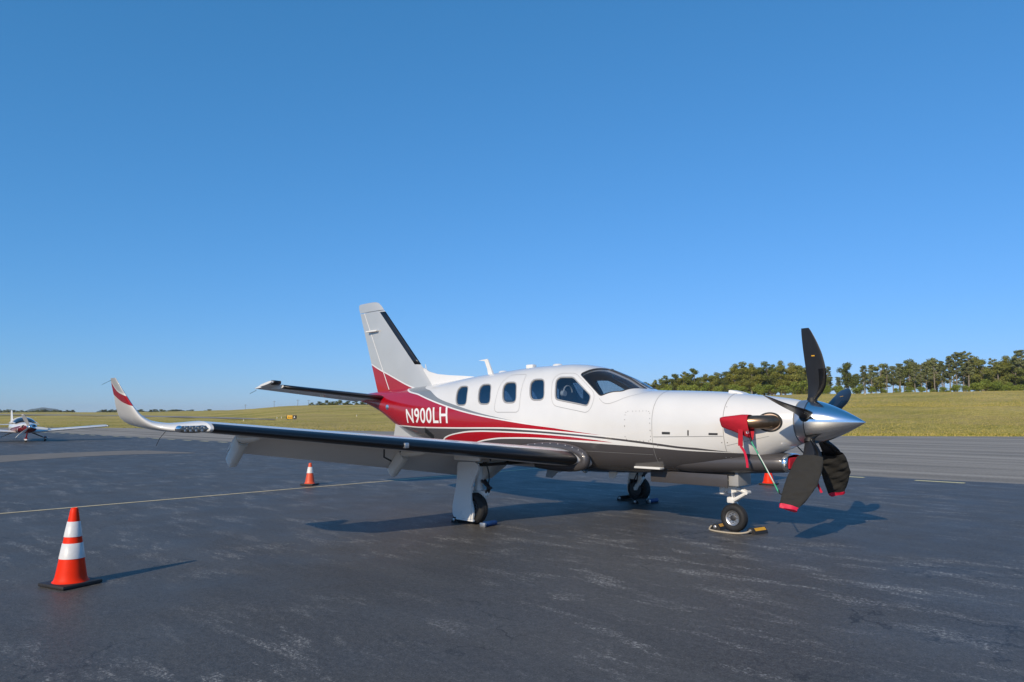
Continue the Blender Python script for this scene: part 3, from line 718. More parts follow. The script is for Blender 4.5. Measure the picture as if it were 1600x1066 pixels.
X = coords(fus); s_ = S0-X[:, 0]; z_ = X[:, 2]
def slope(f): return np.sqrt(1+((f(s_+.02)-f(s_-.02))/.04)**2)
for nme, f, d in (('pH', zH, 0), ('pG', zG, 0), ('pF', zF, 0), ('pE', zE, 0), ('pD', zD, 0), ('pC', zC, 0), ('pB', zB, -.001), ('pB2', zB, .022), ('pA', zA, 0)):
    fattr(fus, nme, (z_-f(s_)-d*slope(f))/slope(f))
PW = (.80, .79, .77)
M['livery'] = livery('fuselage_paint', [('pH', PW), ('pG', RED), ('pF', PW), ('pE', CHAR), ('pD', PW), ('pC', RED), ('pB', PW), ('pB2', GREY), ('pA', WHITE)], CHAR)
me = fus.data; me.materials.clear(); me.materials.append(M['livery']); me.materials.append(M['tanint']); me.materials.append(M['grey'])
g = ginside(X); nl = len(me.loops); lv = np.empty(nl, np.int32); me.loops.foreach_get('vertex_index', lv)
mi = []; nrm = np.zeros((nl, 3), np.float32)
e = 1e-3; D = np.stack([(ginside(X+np.eye(3)[k]*e)-ginside(X-np.eye(3)[k]*e)) for k in range(3)], -1); D /= np.linalg.norm(D, axis=1, keepdims=True)+1e-12
for p in me.polygons:
    idx = lv[p.loop_start:p.loop_start+p.loop_total]; outer = g[idx].min() > .985 and abs(p.normal.x) < .985
    mi.append(0 if g[idx].min() > .985 else (1 if g[idx].max() < .98 else 2))
    for l in range(p.loop_start, p.loop_start+p.loop_total): nrm[l] = D[lv[l]] if outer else tuple(p.normal)
    p.use_smooth = True
me.polygons.foreach_set('material_index', mi); me.normals_split_custom_set(nrm.tolist())

# --- glass, frames, cockpit furniture
for side in (1, -1):
    for i, ol in enumerate(CAB):
        w_ = mk('window', *radial(grow(ol, .004), -.012, side), M['cabglass'], fus)
        A = grow(ol, -.004); B = grow(ol, .012); n = len(A); f = lambda L_, o: [tuple(v) for v in FP(np.array([p.x for p in L_]), np.array([side*p.y/.62 for p in L_]), o)]
        V = f(A, -.012)+f(A, .003)+f(B, .003)+f(B, 0)
        mk('window_frame', V, [(r*n+j, r*n+(j+1) % n, (r+1)*n+(j+1) % n, (r+1)*n+j) for r in range(3) for j in range(n)], M['grey'], fus)
    for nm_, ol in (('side_window', SIDEW), ('windscreen', WIND)):
        mk(nm_, *radial(grow(ol, .004), -.010, side), M['glass'] if nm_ == 'windscreen' else M['sideglass'], fus)
        A = grow(ol, -.006); B = grow(ol, .010); n = len(A)
        V = f(A, -.012)+f(A, .002)+f(B, .002)+f(B, -.001)
        mk('window_frame', V, [(r*n+j, r*n+(j+1) % n, (r+1)*n+(j+1) % n, (r+1)*n+j) for r in range(3) for j in range(n)], M['grey'] if nm_ == 'side_window' else M['dark'], fus)
mk('sun_shade', *radial(grow(WIND, -.02), -.05, -1), M['shade'] if 'shade' in M else M.setdefault('shade', pm('beige_sun_shade', (.62, .52, .43), .85, var=.06)), fus)
mb = MB()
rings = []
for s, zt, hw in ((2.95, 1.72, .44), (3.2, 1.755, .50), (3.4, 1.76, .53), (3.52, 1.72, .54), (3.53, 1.35, .54)):
    rings.append([(S0-s, y*hw, zt-.05*abs(y)**3) for y in np.linspace(-1, 1, 15)])
V, Fc = loft(rings, False, False, False); mb.add(V, Fc)
mb.build('instrument_panel', M['black'], plane)
for y in (-.29, .29):
    mb = MB(); mb.add(*bbox(S0-4.42, S0-4.30, y-.21, y+.21, 1.05, 1.72, .04)); mb.add(*bbox(S0-4.40, S0-4.31, y-.13, y+.13, 1.74, 1.92, .035)); mb.add(*bbox(S0-4.40, S0-3.9, y-.21, y+.21, 1.0, 1.14, .04))
    mb.build('cockpit_seat', M['leather'], plane)
mb = MB(); mb.add(*tube([(S0-4.22, -.40+.10*math.cos(a), 1.86+.10*math.sin(a)) for a in np.linspace(0, math.pi*1.15, 10)], .012, 6))
mb.add(*lathe([(.01, -.03), (.045, -.03), (.045, .03), (.01, .03)], (S0-4.22, -.5, 1.84), 'x', 12)); mb.build('headset', M['white_dull'], plane)
mb = MB(); mb.add(*bbox(S0-7.28, S0-2.9, -.5, .5, .98, 1.02, .01)); mb.build('cabin_floor', M['dark'], plane)

# --- panel joints, fastener rows, latches
def thl(s0, z0, s1, z1, n=12): return [(s0+(s1-s0)*k/n, th_z(s0+(s1-s0)*k/n, z0+(z1-z0)*k/n)) for k in range(n+1)]
for side in (1, -1):
    mb = MB()
    mb.add(*ribbon([(2.57, t) for t in np.linspace(.12, 2.35, 40)], .005, .003, side))
    mb.add(*ribbon([(1.565, t) for t in np.linspace(.10, 2.2, 40)], .006, .003, side))
    mb.add(*ribbon(thl(2.555, 1.222, 1.575, 1.25), .006, .003, side))
    mb.add(*ribbon(thl(1.02, 1.26, 1.55, 1.13), .005, .003, side))
    mb.add(*ribbon(thl(4.2, 1.0, 2.6, .98, 20), .005, .003, side))
    q_ = [(3.46, 1.755), (3.38, 1.69), (3.30, 1.675), (3.20, 1.70), (3.05, 1.765), (2.90, 1.815), (2.80, 1.845)]
    fz_ = pchip([a_[0] for a_ in q_[::-1]], [a_[1] for a_ in q_[::-1]])
    mb.add(*ribbon([(s, th_z(s, float(fz_(s)))) for s in np.linspace(3.46, 2.80, 24)], .004, .003, side))
    for ol in (grow(SIDEW, .07),): mb.add(*ribbon([(p.x, p.y/.62) for p in ol], .0035, .003, side, True))
    ol = outline([(5.60, th_z(5.6, 1.60)), (5.60, th_z(5.6, 2.04)), (5.50, th_z(5.5, 2.165)), (5.10, th_z(5.1, 2.165)), (5.02, th_z(5.02, 1.62)), (5.06, th_z(5.06, 1.555)), (5.55, th_z(5.55, 1.555))], .05)
    mb.add(*ribbon([(p.x, p.y/.62) for p in ol], .004, .003, side, True))
    ol = outline([(3.0, th_z(3.0, 1.17)), (3.0, th_z(3.0, 1.57)), (2.61, th_z(2.61, 1.57)), (2.59, th_z(2.59, 1.16))], .06)
    mb.build('panel_joint', M['line'], fus, smooth=False)
    mb = MB()
    def dot(s, th, r=.0065):
        c = FP(np.array([s]), np.array([side*th]), .0045)[0]; q = [(s+r*math.cos(a), th+r/.62*math.sin(a)) for a in np.linspace(0, 6.28, 7)[:-1]]
        P = [tuple(v) for v in FP(np.array([x[0] for x in q]), np.array([side*x[1] for x in q]), .0045)]; mb.add(P, [tuple(range(6))])
    last = None
    for p in ol:
        if last is None or (p-last).length > .032: dot(p.x, p.y/.62); last = p
    for z in (1.10, 1.13): dot(2.50, th_z(2.5, z))
    for s, z in ((1.60, 1.17), (1.53, 1.17), (1.60, .98), (1.54, .98), (1.60, 1.48), (1.54, 1.62), (2.52, .93)): dot(s, th_z(s, z), .008)
    mb.build('fastener', M['line'], fus, smooth=False)
    for s, z, l, h in ((2.36, 1.275, .06, .013), (1.70, 1.275, .06, .013), (2.04, 1.282, .010, .03)):
        mb = MB(); mb.add(*ribbon(thl(s-l, z, s+l, z, 3), h*2, .002, side)); mb.build('cowl_latch', M['dark'], fus, smooth=False)
# grille slot at the tail, tail light window
mb = MB(); mb.add(*ribbon(thl(7.62, 1.235, 7.36, 1.10, 4), .11, .003, 1)); mb.build('air_outlet', M['black'], fus, smooth=False)
o = FP(np.array([9.06]), np.array([th_z(9.06, 1.66)]), .004)[0]
mb = MB(); mb.add(*lathe([(.001, -.012), (.05, -.008), (.055, .02)], o, 'y', 16)); mb.build('tail_light', M['chrome'], fus)
# registration, projected on the skin
tcu = bpy.data.curves.new('reg', 'FONT'); tcu.body = 'N900LH'; tcu.size = 1; tcu.offset = .013; tcu.resolution_u = 6; tcu.space_character = 1.06
to = bpy.data.objects.new('reg', tcu); COL.objects.link(to)
tm = bpy.data.meshes.new_from_object(to.evaluated_get(bpy.context.evaluated_depsgraph_get())); bpy.data.objects.remove(to)
bm = bmesh.new(); bm.from_mesh(tm); bmesh.ops.triangulate(bm, faces=bm.faces)
for _ in range(2): bmesh.ops.subdivide_edges(bm, edges=[e for e in bm.edges if e.calc_length() > .12], cuts=1); bmesh.ops.triangulate(bm, faces=bm.faces)
tx = [v.co.x for v in bm.verts]; ty = [v.co.y for v in bm.verts]; x0, x1, y0, y1 = min(tx), max(tx), min(ty), max(ty)
for v in bm.verts:
    u, q = (v.co.x-x0)/(x1-x0), (v.co.y-y0)/(y1-y0)
    s = 8.30-1.44*u; z = 1.352+.008*u + (.268+.030*u)*q; s -= .035*(1-q)
    v.co = Vector(FP(np.array([s]), np.array([th_z(s, z)]), .002)[0])
me_ = bpy.data.meshes.new('registration'); bm.to_mesh(me_); bm.free(); me_.materials.append(M['white_flat'])
ro = bpy.data.objects.new('registration', me_); COL.objects.link(ro); ro.parent = fus; ro['label'] = 'white registration letters N900LH on red paint'
bpy.data.meshes.remove(tm)

# --- chin intake below the spinner
rings = []
for s, zc, rz, ry in ((.87, .925, .108, .225), (.90, .925, .118, .245), (1.0, .922, .124, .27), (1.25, .915, .135, .31), (1.7, .90, .15, .35), (2.2, .89, .155, .37), (2.6, .90, .14, .36)):
    rings.append([(S0-s, ry*math.copysign(abs(math.cos(a))**.8, math.cos(a)), zc+rz*math.copysign(abs(math.sin(a))**.8, math.sin(a))) for a in np.linspace(0, 2*math.pi, 40, endpoint=False)])
sc = mk('chin_intake', *loft(rings, False, True), M['char'], plane)
rings = []
for ds, k in ((.10, 1.005), (.03, 1.03), (-.01, 1.0), (-.022, .93), (-.01, .86), (.06, .83)):
    rings.append([(S0-.87-ds, .24*k*math.copysign(abs(math.cos(a))**.8, math.cos(a)), .925+.115*k*math.copysign(abs(math.sin(a))**.8, math.sin(a))) for a in np.linspace(0, 2*math.pi, 40, endpoint=False)])
mk('intake_lip', *loft(rings, False, False), M['chrome'], sc)
plug = tag(MB().add(*bbox(S0-.95, S0-.835, -.17, .17, .855, .995, .03)).build('intake_plug', M['redcloth']), 'red padded plug stuffed in the chin intake below the spinner', 'plug')

# --- wings
M['fairing'] = pm('fairing_paint', (.72, .70, .66), .4, var=.06)
M['underside'] = pm('grey_underside_paint', (.74, .72, .70), .42, coat=.2, var=.05)
def airfoil(n, t, cut=1.0, camb=.02):
    xs = (1-np.cos(np.linspace(0, math.pi, n)))/2*cut
    yt = 5*t*(.2969*np.sqrt(xs)-.126*xs-.3516*xs**2+.2843*xs**3-.1036*xs**4)
    yc = np.where(xs < .4, camb/.16*(.8*xs-xs*xs), camb/.36*(.2+.8*xs-xs*xs))
    return [(x, y) for x, y in zip(xs[::-1], (yc+yt)[::-1])] + [(x, y) for x, y in zip(xs[1:], (yc-yt)[1:])]
WZ = lambda y: .87 + .1000*(y-.75)
LE = lambda y: 3.70 + (y-.75)*.105
TE = lambda y: 5.50 - (y-.75)*.060
WSEC = [(y, LE(y), TE(y), WZ(y), .145-.02*(y-.4)/5.3, math.atan(.1)) for y in (.40, .75, 1.2, 2.0, 3.0, 4.0, 5.29, 5.31, 5.5, 5.90)]
WL = [(6.07, 4.60, 5.36, 1.378, .125, .20), (6.225, 4.80, 5.54, 1.408, .12, .48), (6.335, 4.90, 5.58, 1.485, .11, .85), (6.405, 4.975, 5.52, 1.600, .10, 1.18), (6.46, 5.05, 5.43, 1.725, .095, 1.27), (6.505, 5.125, 5.375, 1.84, .09, 1.30), (6.53, 5.18, 5.34, 1.913, .085, 1.30)]
def sect(y, le, te, z, t, cant, sgn, cut=1.0, n=26, grow_=0, x0=0, x1=1):
    c = te-le; out = []
    for x, h in airfoil(n, t, cut):
        hh_ = h*c
        out.append((S0-(le+x*c), sgn*(y-hh_*math.sin(cant)), z+hh_*math.cos(cant)))
    return out
def interp_sec(y):
    A = [q for q in WSEC]; ys = [q[0] for q in A]
    return tuple(float(np.interp(y, ys, [q[k] for q in A])) for k in range(6))
for sgn in (-1, 1):
    rings = [sect(*q, sgn, .73 if q[0] < 5.30 else 1.0) for q in WSEC]
    wing = mk('wing', *loft(rings, True, True), [M['white'], M['underside']], plane, True, 40)
    for p in wing.data.polygons: p.material_index = 1 if p.normal.z < -.35 else 0
    # winglet with its band of red
    P = [WSEC[-1]]+WL; fine = []
    par = list(range(len(P)))
    for k in range((len(P)-1)*6+1):
        u = k/6; fine.append(tuple(float(pchip(par, [q[j] for q in P])(u)) for j in range(6)))
    wl = mk('winglet', *loft([sect(*q, sgn) for q in fine]), M['white'], wing, True, 60)
    X = coords(wl); s_ = S0-X[:, 0]; z_ = X[:, 2]
    SH = .385; up = pchip([5.2, 5.336, 5.381, 5.50, 5.621, 5.702, 5.761, 5.9], [1.66, 1.678, 1.704, 1.735, 1.765, 1.824, 1.896, 2.1]); lo = pchip([5.2, 5.338, 5.48, 5.617, 5.751, 5.95], [1.57, 1.610, 1.638, 1.667, 1.718, 1.83])
    s_ = s_+SH; fattr(wl, 'w1', z_-lo(s_)); fattr(wl, 'w2', z_-up(s_)); fattr(wl, 'w3', z_-up(s_)-.022)
    if 'wlpaint' not in M: M['wlpaint'] = livery('winglet_paint', [('w1', RED), ('w2', PW), ('w3', (.50, .51, .51))], WHITE)
    wl.data.materials.clear(); wl.data.materials.append(M['wlpaint'])
    # de-icing boot along the leading edge
    ys = np.linspace(.80, 5.87, 24); rings = []
    for y in ys:
        y_, le, te, z, t, cant = interp_sec(y); c = te-le; ring = []
        for x, h in airfoil(60, t):
            if x > .085: continue
            k = .004; ring.append((S0-(le+x*c-k), sgn*(y-(h*c*1.03)*math.sin(cant)), z+(h*c*1.035+(k*.6 if h > 0 else -k*.6))*math.cos(cant)))
        rings.append(ring)
    V, Fc = loft(rings, False, False, False)
    mk('deicing_boot', V, Fc, M['boot'], wing)
    # drooped flap
    rings = []
    for y in (.80, 2.0, 3.5, 5.28):
        y_, le, te, z, t, cant = interp_sec(y); c = te-le; fc = .33*c; ring = []
        a = R(36)
        for x, h in airfoil(18, .13, 1, .03):
            X_, Z_ = x*fc, h*fc
            ring.append((S0-(le+.735*c + X_*math.cos(a)+Z_*math.sin(a)), sgn*y, z-.025 - X_*math.sin(a)+Z_*math.cos(a)))
        rings.append(ring)
    fl = mk('flap', *loft(rings), [M['white'], M['underside']], wing, True, 40)
    for p in fl.data.polygons: p.material_index = 1 if p.normal.z < .1 else 0
    # flap-track fairings: fixed pod and the drooped half riding on the flap
    for y in (5.23, 2.92, 1.22):
        y_, le, te, z, t, cant = interp_sec(y); c = te-le; zb = z-.045*c; rings = []
        L_ = .50
        for u in np.linspace(0, 1, 10):
            w_ = .072*math.sqrt(max(.0001, 1-(1-u)**2)); h_ = .085*math.sqrt(max(.0001, 1-(1-u)**2))
            rings.append([(S0-(le+.72*c-L_+L_*u), sgn*(y+w_*math.cos(a)), zb+.03-h_*(.55+.6*math.sin(a))) for a in np.linspace(0, 2*math.pi, 16, endpoint=False)])
        fp = mk('flap_fairing', *loft(rings), M['fairing'], wing, True, 50)
        rings = []; a0 = R(45); ox, oz = le+.735*c, zb-.035
        for u in np.linspace(0, 1, 8):
            k = 1.15-.15*u**2; l = .37*u
            rings.append([(S0-(ox+l*math.cos(a0)-(.075*k*math.copysign(abs(math.sin(a))**.5, math.sin(a)))*math.sin(a0)), sgn*(y+.054*k*math.copysign(abs(math.cos(a))**.5, math.cos(a))), oz-l*math.sin(a0)-(.075*k*math.copysign(abs(math.sin(a))**.5, math.sin(a)))*math.cos(a0)) for a in np.linspace(0, 2*math.pi, 16, endpoint=False)])
        mk('drooped_fairing', *loft(rings), M['fairing'], fp, True, 50)
        mb = MB(); mb.add(*bbox(S0-ox-.05, S0-ox+.03, sgn*y-.045, sgn*y+.045, oz-.05, oz+.06, .01)); mb.add(*tube([(S0-ox-.08, sgn*y, oz-.05), (S0-ox+.05, sgn*y, oz+.03)], .018, 8)); mb.build('hinge', M['black'], fp)
    # charcoal fillet rolled round the wing root, with its screws
    y_, le, te, z, t, cant = interp_sec(.70); c = te-le
    out_ = [(x, h) for x, h in airfoil(44, t, .78)]
    keep = [i for i, (x, h) in enumerate(out_) if (i < 44) or x < .5]
    path = []; 
    for i in keep:
        x, h = out_[i]; d = .055*math.exp(-x*5)
        path.append((S0-(le+x*c)+d, sgn*(.70+.03*(1-math.exp(-x*6))), z+h*c*1.06+(.012 if i < 44 else -.012)))
    rr_ = [.072*(.55+.45*math.exp(-out_[i][0]*1.6)) for i in keep]
    rf = mk('root_fairing', *tube(path, rr_, 16), M['char'], wing, True, 60)
    mb = MB()
    for i in keep[3:48:3]:
        p_ = Vector(path[i]); x, h = out_[i]; nrm_ = Vector((math.exp(-x*16), 0, 1)).normalized(); q_ = p_ + (nrm_*.72+Vector((0, sgn, 0))*.69)*rr_[i]*1.0
        mb.add(*lathe([(.001, .006), (.007, .004), (.008, -.006)], q_, 'z', 8))
    mb.build('fairing_screw', M['alu'], rf if False else wing)
    # landing light behind its moulded lens, in the outer leading edge
    Q = [fine[0], fine[3], fine[6], fine[9]]
    def lensring(q, x1, out_, n=9):
        y_, le, te, z, t, cant = q; c = te-le; ring = []
        for x, h in airfoil(70, t):
            if x > x1: continue
            ring.append((S0-(le+x*c)+out_, sgn*(y_-h*c*1.02*math.sin(cant)), z+h*c*1.02*math.cos(cant)))
        return ring
    yy = np.linspace(.4, 7.2, 22); V = []; Fc = []; cols = []
    rings = []
    for u in yy:
        q = tuple(float(pchip(par, [p[j] for p in P])(u/6)) for j in range(6)); v = (u-.4)/6.8
        hw_ = 1.12*math.sqrt(max(0, 1-abs(2*v-1)**3.2))*(1 if v < .55 else 1-.28*(v-.55)/.45)
        y_, le, te, z, t, cant = q; c = te-le; ring = []
        for w_ in np.linspace(-1, 1, 11):
            a = w_*hw_; x = .10*(abs(a)**2); h = (5*t*(.2969*math.sqrt(x)-.126*x)+.0)*math.copysign(1, a) + .02*x*1.5
            ring.append((S0-(le+x*c)+.006, sgn*(y_-h*c*math.sin(cant)), z+h*c*math.cos(cant)))
        rings.append(ring)
    V, Fc = loft(rings, False, False, False)
    ll = mk('landing_light', V, Fc, M['lightglass'] if 'lightglass' in M else M.setdefault('lightglass', pm('light_cover', (.05, .055, .06), .08, .3, coat=1, var=.4, vscale=18)), wing)
    mb = MB()
    for u, r_ in ((6.1, .034),):
        q = tuple(float(pchip(par, [p[j] for p in P])(u/6)) for j in range(6)); y_, le, te, z, t, cant = q
        mb.add(*lathe([(.001, .014), (r_*.5, .012), (r_, 0), (r_, -.02)], (S0-le+.004, sgn*y_, z+.003), 'x', 14))
    mb.build('lamp', M['chrome'], ll)
    mb = MB()
    for u in np.linspace(1.4, 4.6, 4):
        q = tuple(float(pchip(par, [p[j] for p in P])(u/6)) for j in range(6)); y_, le, te, z, t, cant = q
        for dz_ in (-.018, .022): mb.add(*bbox(S0-le-.012-dz_**2*9, S0-le+.004-dz_**2*9, sgn*y_-.018, sgn*y_+.018, z+dz_-.012, z+dz_+.012, .005))
    mb.build('lamp_array', M['alu'], ll)
    # small probes and wicks
    mb = MB()
    zt = WZ(3.55)-.10; mb.add(*tube([(S0-4.55, sgn*3.55, zt+.05), (S0-4.55, sgn*3.55, zt-.06), (S0-4.40, sgn*3.55, zt-.10)], .011, 8)); mb.build('pitot_probe', M['dark'], wing)
    mb = MB(); y_ = 3.62; mb.add(*bbox(S0-LE(y_)-.04, S0-LE(y_)+.022, sgn*y_-.03, sgn*y_+.03, WZ(y_)-.035, WZ(y_)+.03, .01)); mb.build('stall_vane', M['alu'], wing)
    mb = MB(); mb.add(*tube([(S0-5.34, sgn*6.525, 1.89), (S0-5.55, sgn*6.55, 1.85)], .0018, 5)); mb.add(*tube([(S0-5.52, sgn*6.40, 1.58), (S0-5.72, sgn*6.43, 1.55)], .0018, 5)); mb.add(*tube([(S0-5.39, sgn*5.90, 1.36), (S0-5.55, sgn*5.92, 1.26), (S0-5.6, sgn*5.94, 1.17)], .003, 5)); mb.build('static_wick', M['black'], wing)

# winglet lettering (small, dark over red)
def flat_text(txt, name, mat, parent, fn, size=1, off=.01):
    cu = bpy.data.curves.new('t', 'FONT'); cu.body = txt; cu.offset = off; cu.resolution_u = 3
    o = bpy.data.objects.new('t', cu); COL.objects.link(o); me = bpy.data.meshes.new_from_object(o.evaluated_get(bpy.context.evaluated_depsgraph_get())); bpy.data.objects.remove(o)
    xs_ = [v.co.x for v in me.vertices]; ys_ = [v.co.y for v in me.vertices]; a, b_, c_, d_ = min(xs_), max(xs_), min(ys_), max(ys_)
    for v in me.vertices: v.co = Vector(fn((v.co.x-a)/(b_-a), (v.co.y-c_)/(d_-c_)))
    me.materials.append(mat); o = bpy.data.objects.new(name, me); COL.objects.link(o); o.parent = parent; return o
def wlp(u, v, s0, z0, ln, ht):
    s = s0-u*ln; z = z0-u*.03+v*ht
    zz = [q[3] for q in WL]; y = float(np.interp(z, zz, [q[0] for q in WL])); t = float(np.interp(z, zz, [(q[2]-q[1])*q[4]*.55 for q in WL]))
    return (S0-s, -(y+.50*t+.006), z)
# --- fin, rudder
def fsec(z, le, te, th, cut0=0, cut1=1, n=20, hwmin=0):
    c = te-le; xs_ = np.linspace(cut0, cut1, n); yt = 5*th*(.2969*np.sqrt(xs_)-.126*xs_-.3516*xs_**2+.2843*xs_**3-.1036*xs_**4)*c + hwmin
    return [(S0-(le+x*c), -y, z) for x, y in zip(xs_, yt)] + [(S0-(le+x*c), y, z) for x, y in list(zip(xs_, yt))[::-1]]
FLE = lambda z: 7.97+(z-2.10)*1.050; FTE = lambda z: 9.84+(z-1.99)*.4136; FHG = lambda z: 9.44+(z-2.14)*.592
zs = np.linspace(1.95, 3.69, 40)
def fr(z): return (FHG(z)-FLE(z))/(FTE(z)-FLE(z))
fin = mk('fin', *loft([fsec(z, FLE(z), FTE(z), .085, 0, fr(z)-.006) for z in zs]), M['silver'], plane, True, 40)
rud = mk('rudder', *loft([fsec(z, FLE(z), FTE(z), .085, fr(z)+.006, 1) for z in zs]), M['silver'], fin, True, 40)
cap_ = mk('rudder_horn', *loft([fsec(z, FLE(z)+d, FTE(z)-d*.6, .085) for z, d in ((3.705, 0), (3.80, 0), (3.87, .03), (3.895, .09), (3.90, .14))]), M['silver'], rud, True, 50)
redz = pchip([8.0, 8.691, 9.086, 9.442, 9.740, 10.060, 10.8], [1.9, 2.074, 2.209, 2.332, 2.430, 2.552, 2.9])
M['finpaint'] = livery('fin_paint', [('f1', PW), ('f2', SILV)], RED, .3, .1)
for o in (fin, rud, cap_):
    X = coords(o); fattr(o, 'f1', X[:, 2]-redz(S0-X[:, 0])); fattr(o, 'f2', X[:, 2]-redz(S0-X[:, 0])-.028)
    o.data.materials.clear(); o.data.materials.append(M['finpaint'])
rings = []
for z in np.linspace(2.50, 3.66, 12):
    c = FTE(z)-FLE(z); k = (.13+.02*(z-2.5))/c
    r_ = fsec(z, FLE(z)-.005, FTE(z), .085, 0, k, 10, .003); rings.append(r_)
mk('deicing_boot', *loft(rings, True, True), M['boot'], fin)
mb = MB(); zz_ = np.linspace(2.02, 3.69, 10)
for sg in (-1, 1): 
    V = []
    for z in zz_:
        f_ = fr(z); c = FTE(z)-FLE(z); yt = 5*.085*(.2969*math.sqrt(f_)-.126*f_-.3516*f_**2+.2843*f_**3-.1036*f_**4)*c+.004
        V += [(S0-FHG(z)-.012, sg*yt, z), (S0-FHG(z)+.012, sg*yt, z)]
    mb.add(V, [(2*i, 2*i+1, 2*i+3, 2*i+2) for i in range(len(zz_)-1)])
mb.build('hinge_seam', M['white'], fin, smooth=False)
z = 3.27; mb = MB(); mb.add(*bbox(S0-FHG(z)-.05, S0-FHG(z)+.34, -.115, -.03, z-.02, z+.012, .008)); mb.add(*bbox(S0-FHG(z)-.05, S0-FHG(z)+.34, .03, .115, z-.02, z+.012, .008)); mb.build('vor_antenna', M['white_dull'], fin)
# dorsal strake running forward along the roof
V = []
for s, zt in ((6.80, 2.20), (7.1, 2.225), (7.5, 2.25), (7.85, 2.285), (8.1, 2.34), (8.28, 2.42)):
    zb = float(TOP(s))-.04; V.append([(S0-s, -.03, zb), (S0-s, -.012, zt), (S0-s, .012, zt), (S0-s, .03, zb)])
mk('dorsal_strake', *loft(V), M['white'], plane, True, 30)
for sg in (-1, 1):                                # ventral fins
    V = [[(S0-s, sg*(.16+.22*k), z0), (S0-s, sg*(.175+.22*k), z0)] for s, z0, k in ((8.0, 1.0, 0), (8.95, 1.36, 0))]
    Vv = [(S0-8.02, sg*.20, 1.06), (S0-8.95, sg*.15, 1.40), (S0-8.80, sg*.33, .96), (S0-8.30, sg*.36, .86)]
    Vv += [(x, y+sg*.014, z+.006) for x, y, z in Vv]
    mk('ventral_fin', Vv, [(0, 1, 2, 3), (4, 7, 6, 5), (0, 4, 5, 1), (1, 5, 6, 2), (2, 6, 7, 3), (3, 7, 4, 0)], M['silver'], plane, False)
# --- tailplane with drooping elevator and raised horn
TZ = lambda y: 1.855+.086*(y-.2)
for sgn in (-1, 1):
    def tsec(y, le, te, t, c0=0, c1=1, n=18, dz=0):
        c = te-le; xs_ = np.linspace(c0, c1, n); yt = 5*t*(.2969*np.sqrt(xs_)-.126*xs_-.3516*xs_**2+.2843*xs_**3-.1036*xs_**4)*c
        return [(S0-(le+x*c), sgn*y, TZ(y)+h+dz) for x, h in zip(xs_, yt)] + [(S0-(le+x*c), sgn*y, TZ(y)-h+dz) for x, h in list(zip(xs_, yt))[::-1]]
    tl = lambda y: 9.30+(y-.1)*.11; tt = lambda y: 10.42-(y-.1)*.04
    ys = np.linspace(.05, 2.30, 8)
    tp = mk('tailplane', *loft([tsec(y, tl(y), tt(y), .10, 0, .60) for y in ys]), M['white'], plane, True, 40)
    rings = []
    for y in np.linspace(.18, 2.49, 8):
        r_ = tsec(y, tl(y), tt(y), .10, .61, 1); hx = tl(y)+.61*(tt(y)-tl(y)); a = R(9); o_ = []
        for x, yy_, z in r_:
            dx = (S0-x)-hx; dz_ = z-TZ(y); o_.append((S0-(hx+dx*math.cos(a)+dz_*math.sin(a)), yy_, TZ(y)-dx*math.sin(a)+dz_*math.cos(a)))
        rings.append(o_)
    el = mk('elevator', *loft(rings), M['white'], tp, True, 40)
    rings = []
    for y, k in ((2.33, 1), (2.42, 1), (2.49, .9), (2.52, .6)):
        r_ = tsec(y, tl(y), tt(y), .10*k, .04, .62); hx = tl(y)+.61*(tt(y)-tl(y)); a = R(9); o_ = []
        for x, yy_, z in r_:
            dx = (S0-x)-hx; dz_ = z-TZ(y); o_.append((S0-(hx+dx*math.cos(a)+dz_*math.sin(a)), yy_, TZ(y)-dx*math.sin(a)+dz_*math.cos(a)))
        rings.append(o_)
    mk('elevator_horn', *loft(rings), M['white'], el, True, 40)
    rings = []
    for y in np.linspace(2.335, 2.48, 3):
        le, te = tl(y)-.006, tt(y); r_ = tsec(y, le, te, .11, .04, .16, 8); hx = tl(y)+.61*(tt(y)-tl(y)); a = R(9)
        rings.append([(S0-(hx+((S0-x)-hx)*math.cos(a)), yy_, TZ(y)-((S0-x)-hx)*math.sin(a)+(z-TZ(y))*1.08) for x, yy_, z in r_])
    mk('horn_boot', *loft(rings), M['boot'], el)
    mk('deicing_boot', *loft([tsec(y, tl(y)-.006, tt(y), .108, 0, .13, 12) for y in np.linspace(.22, 2.29, 6)]), M['boot'], tp)
    mb = MB(); mb.add(*tube([(S0-tt(2.4), sgn*2.45, TZ(2.4)-.07), (S0-tt(2.4)-.2, sgn*2.48, TZ(2.4)-.13)], .004, 5)); mb.build('static_wick', M['black'], tp)
    mb = MB(); mb.add(*bbox(S0-9.98, S0-9.86, sgn*1.25-.03, sgn*1.25+.03, TZ(1.25)-.09, TZ(1.25)-.03, .012)); mb.build('elevator_hinge', M['white_dull'], tp)

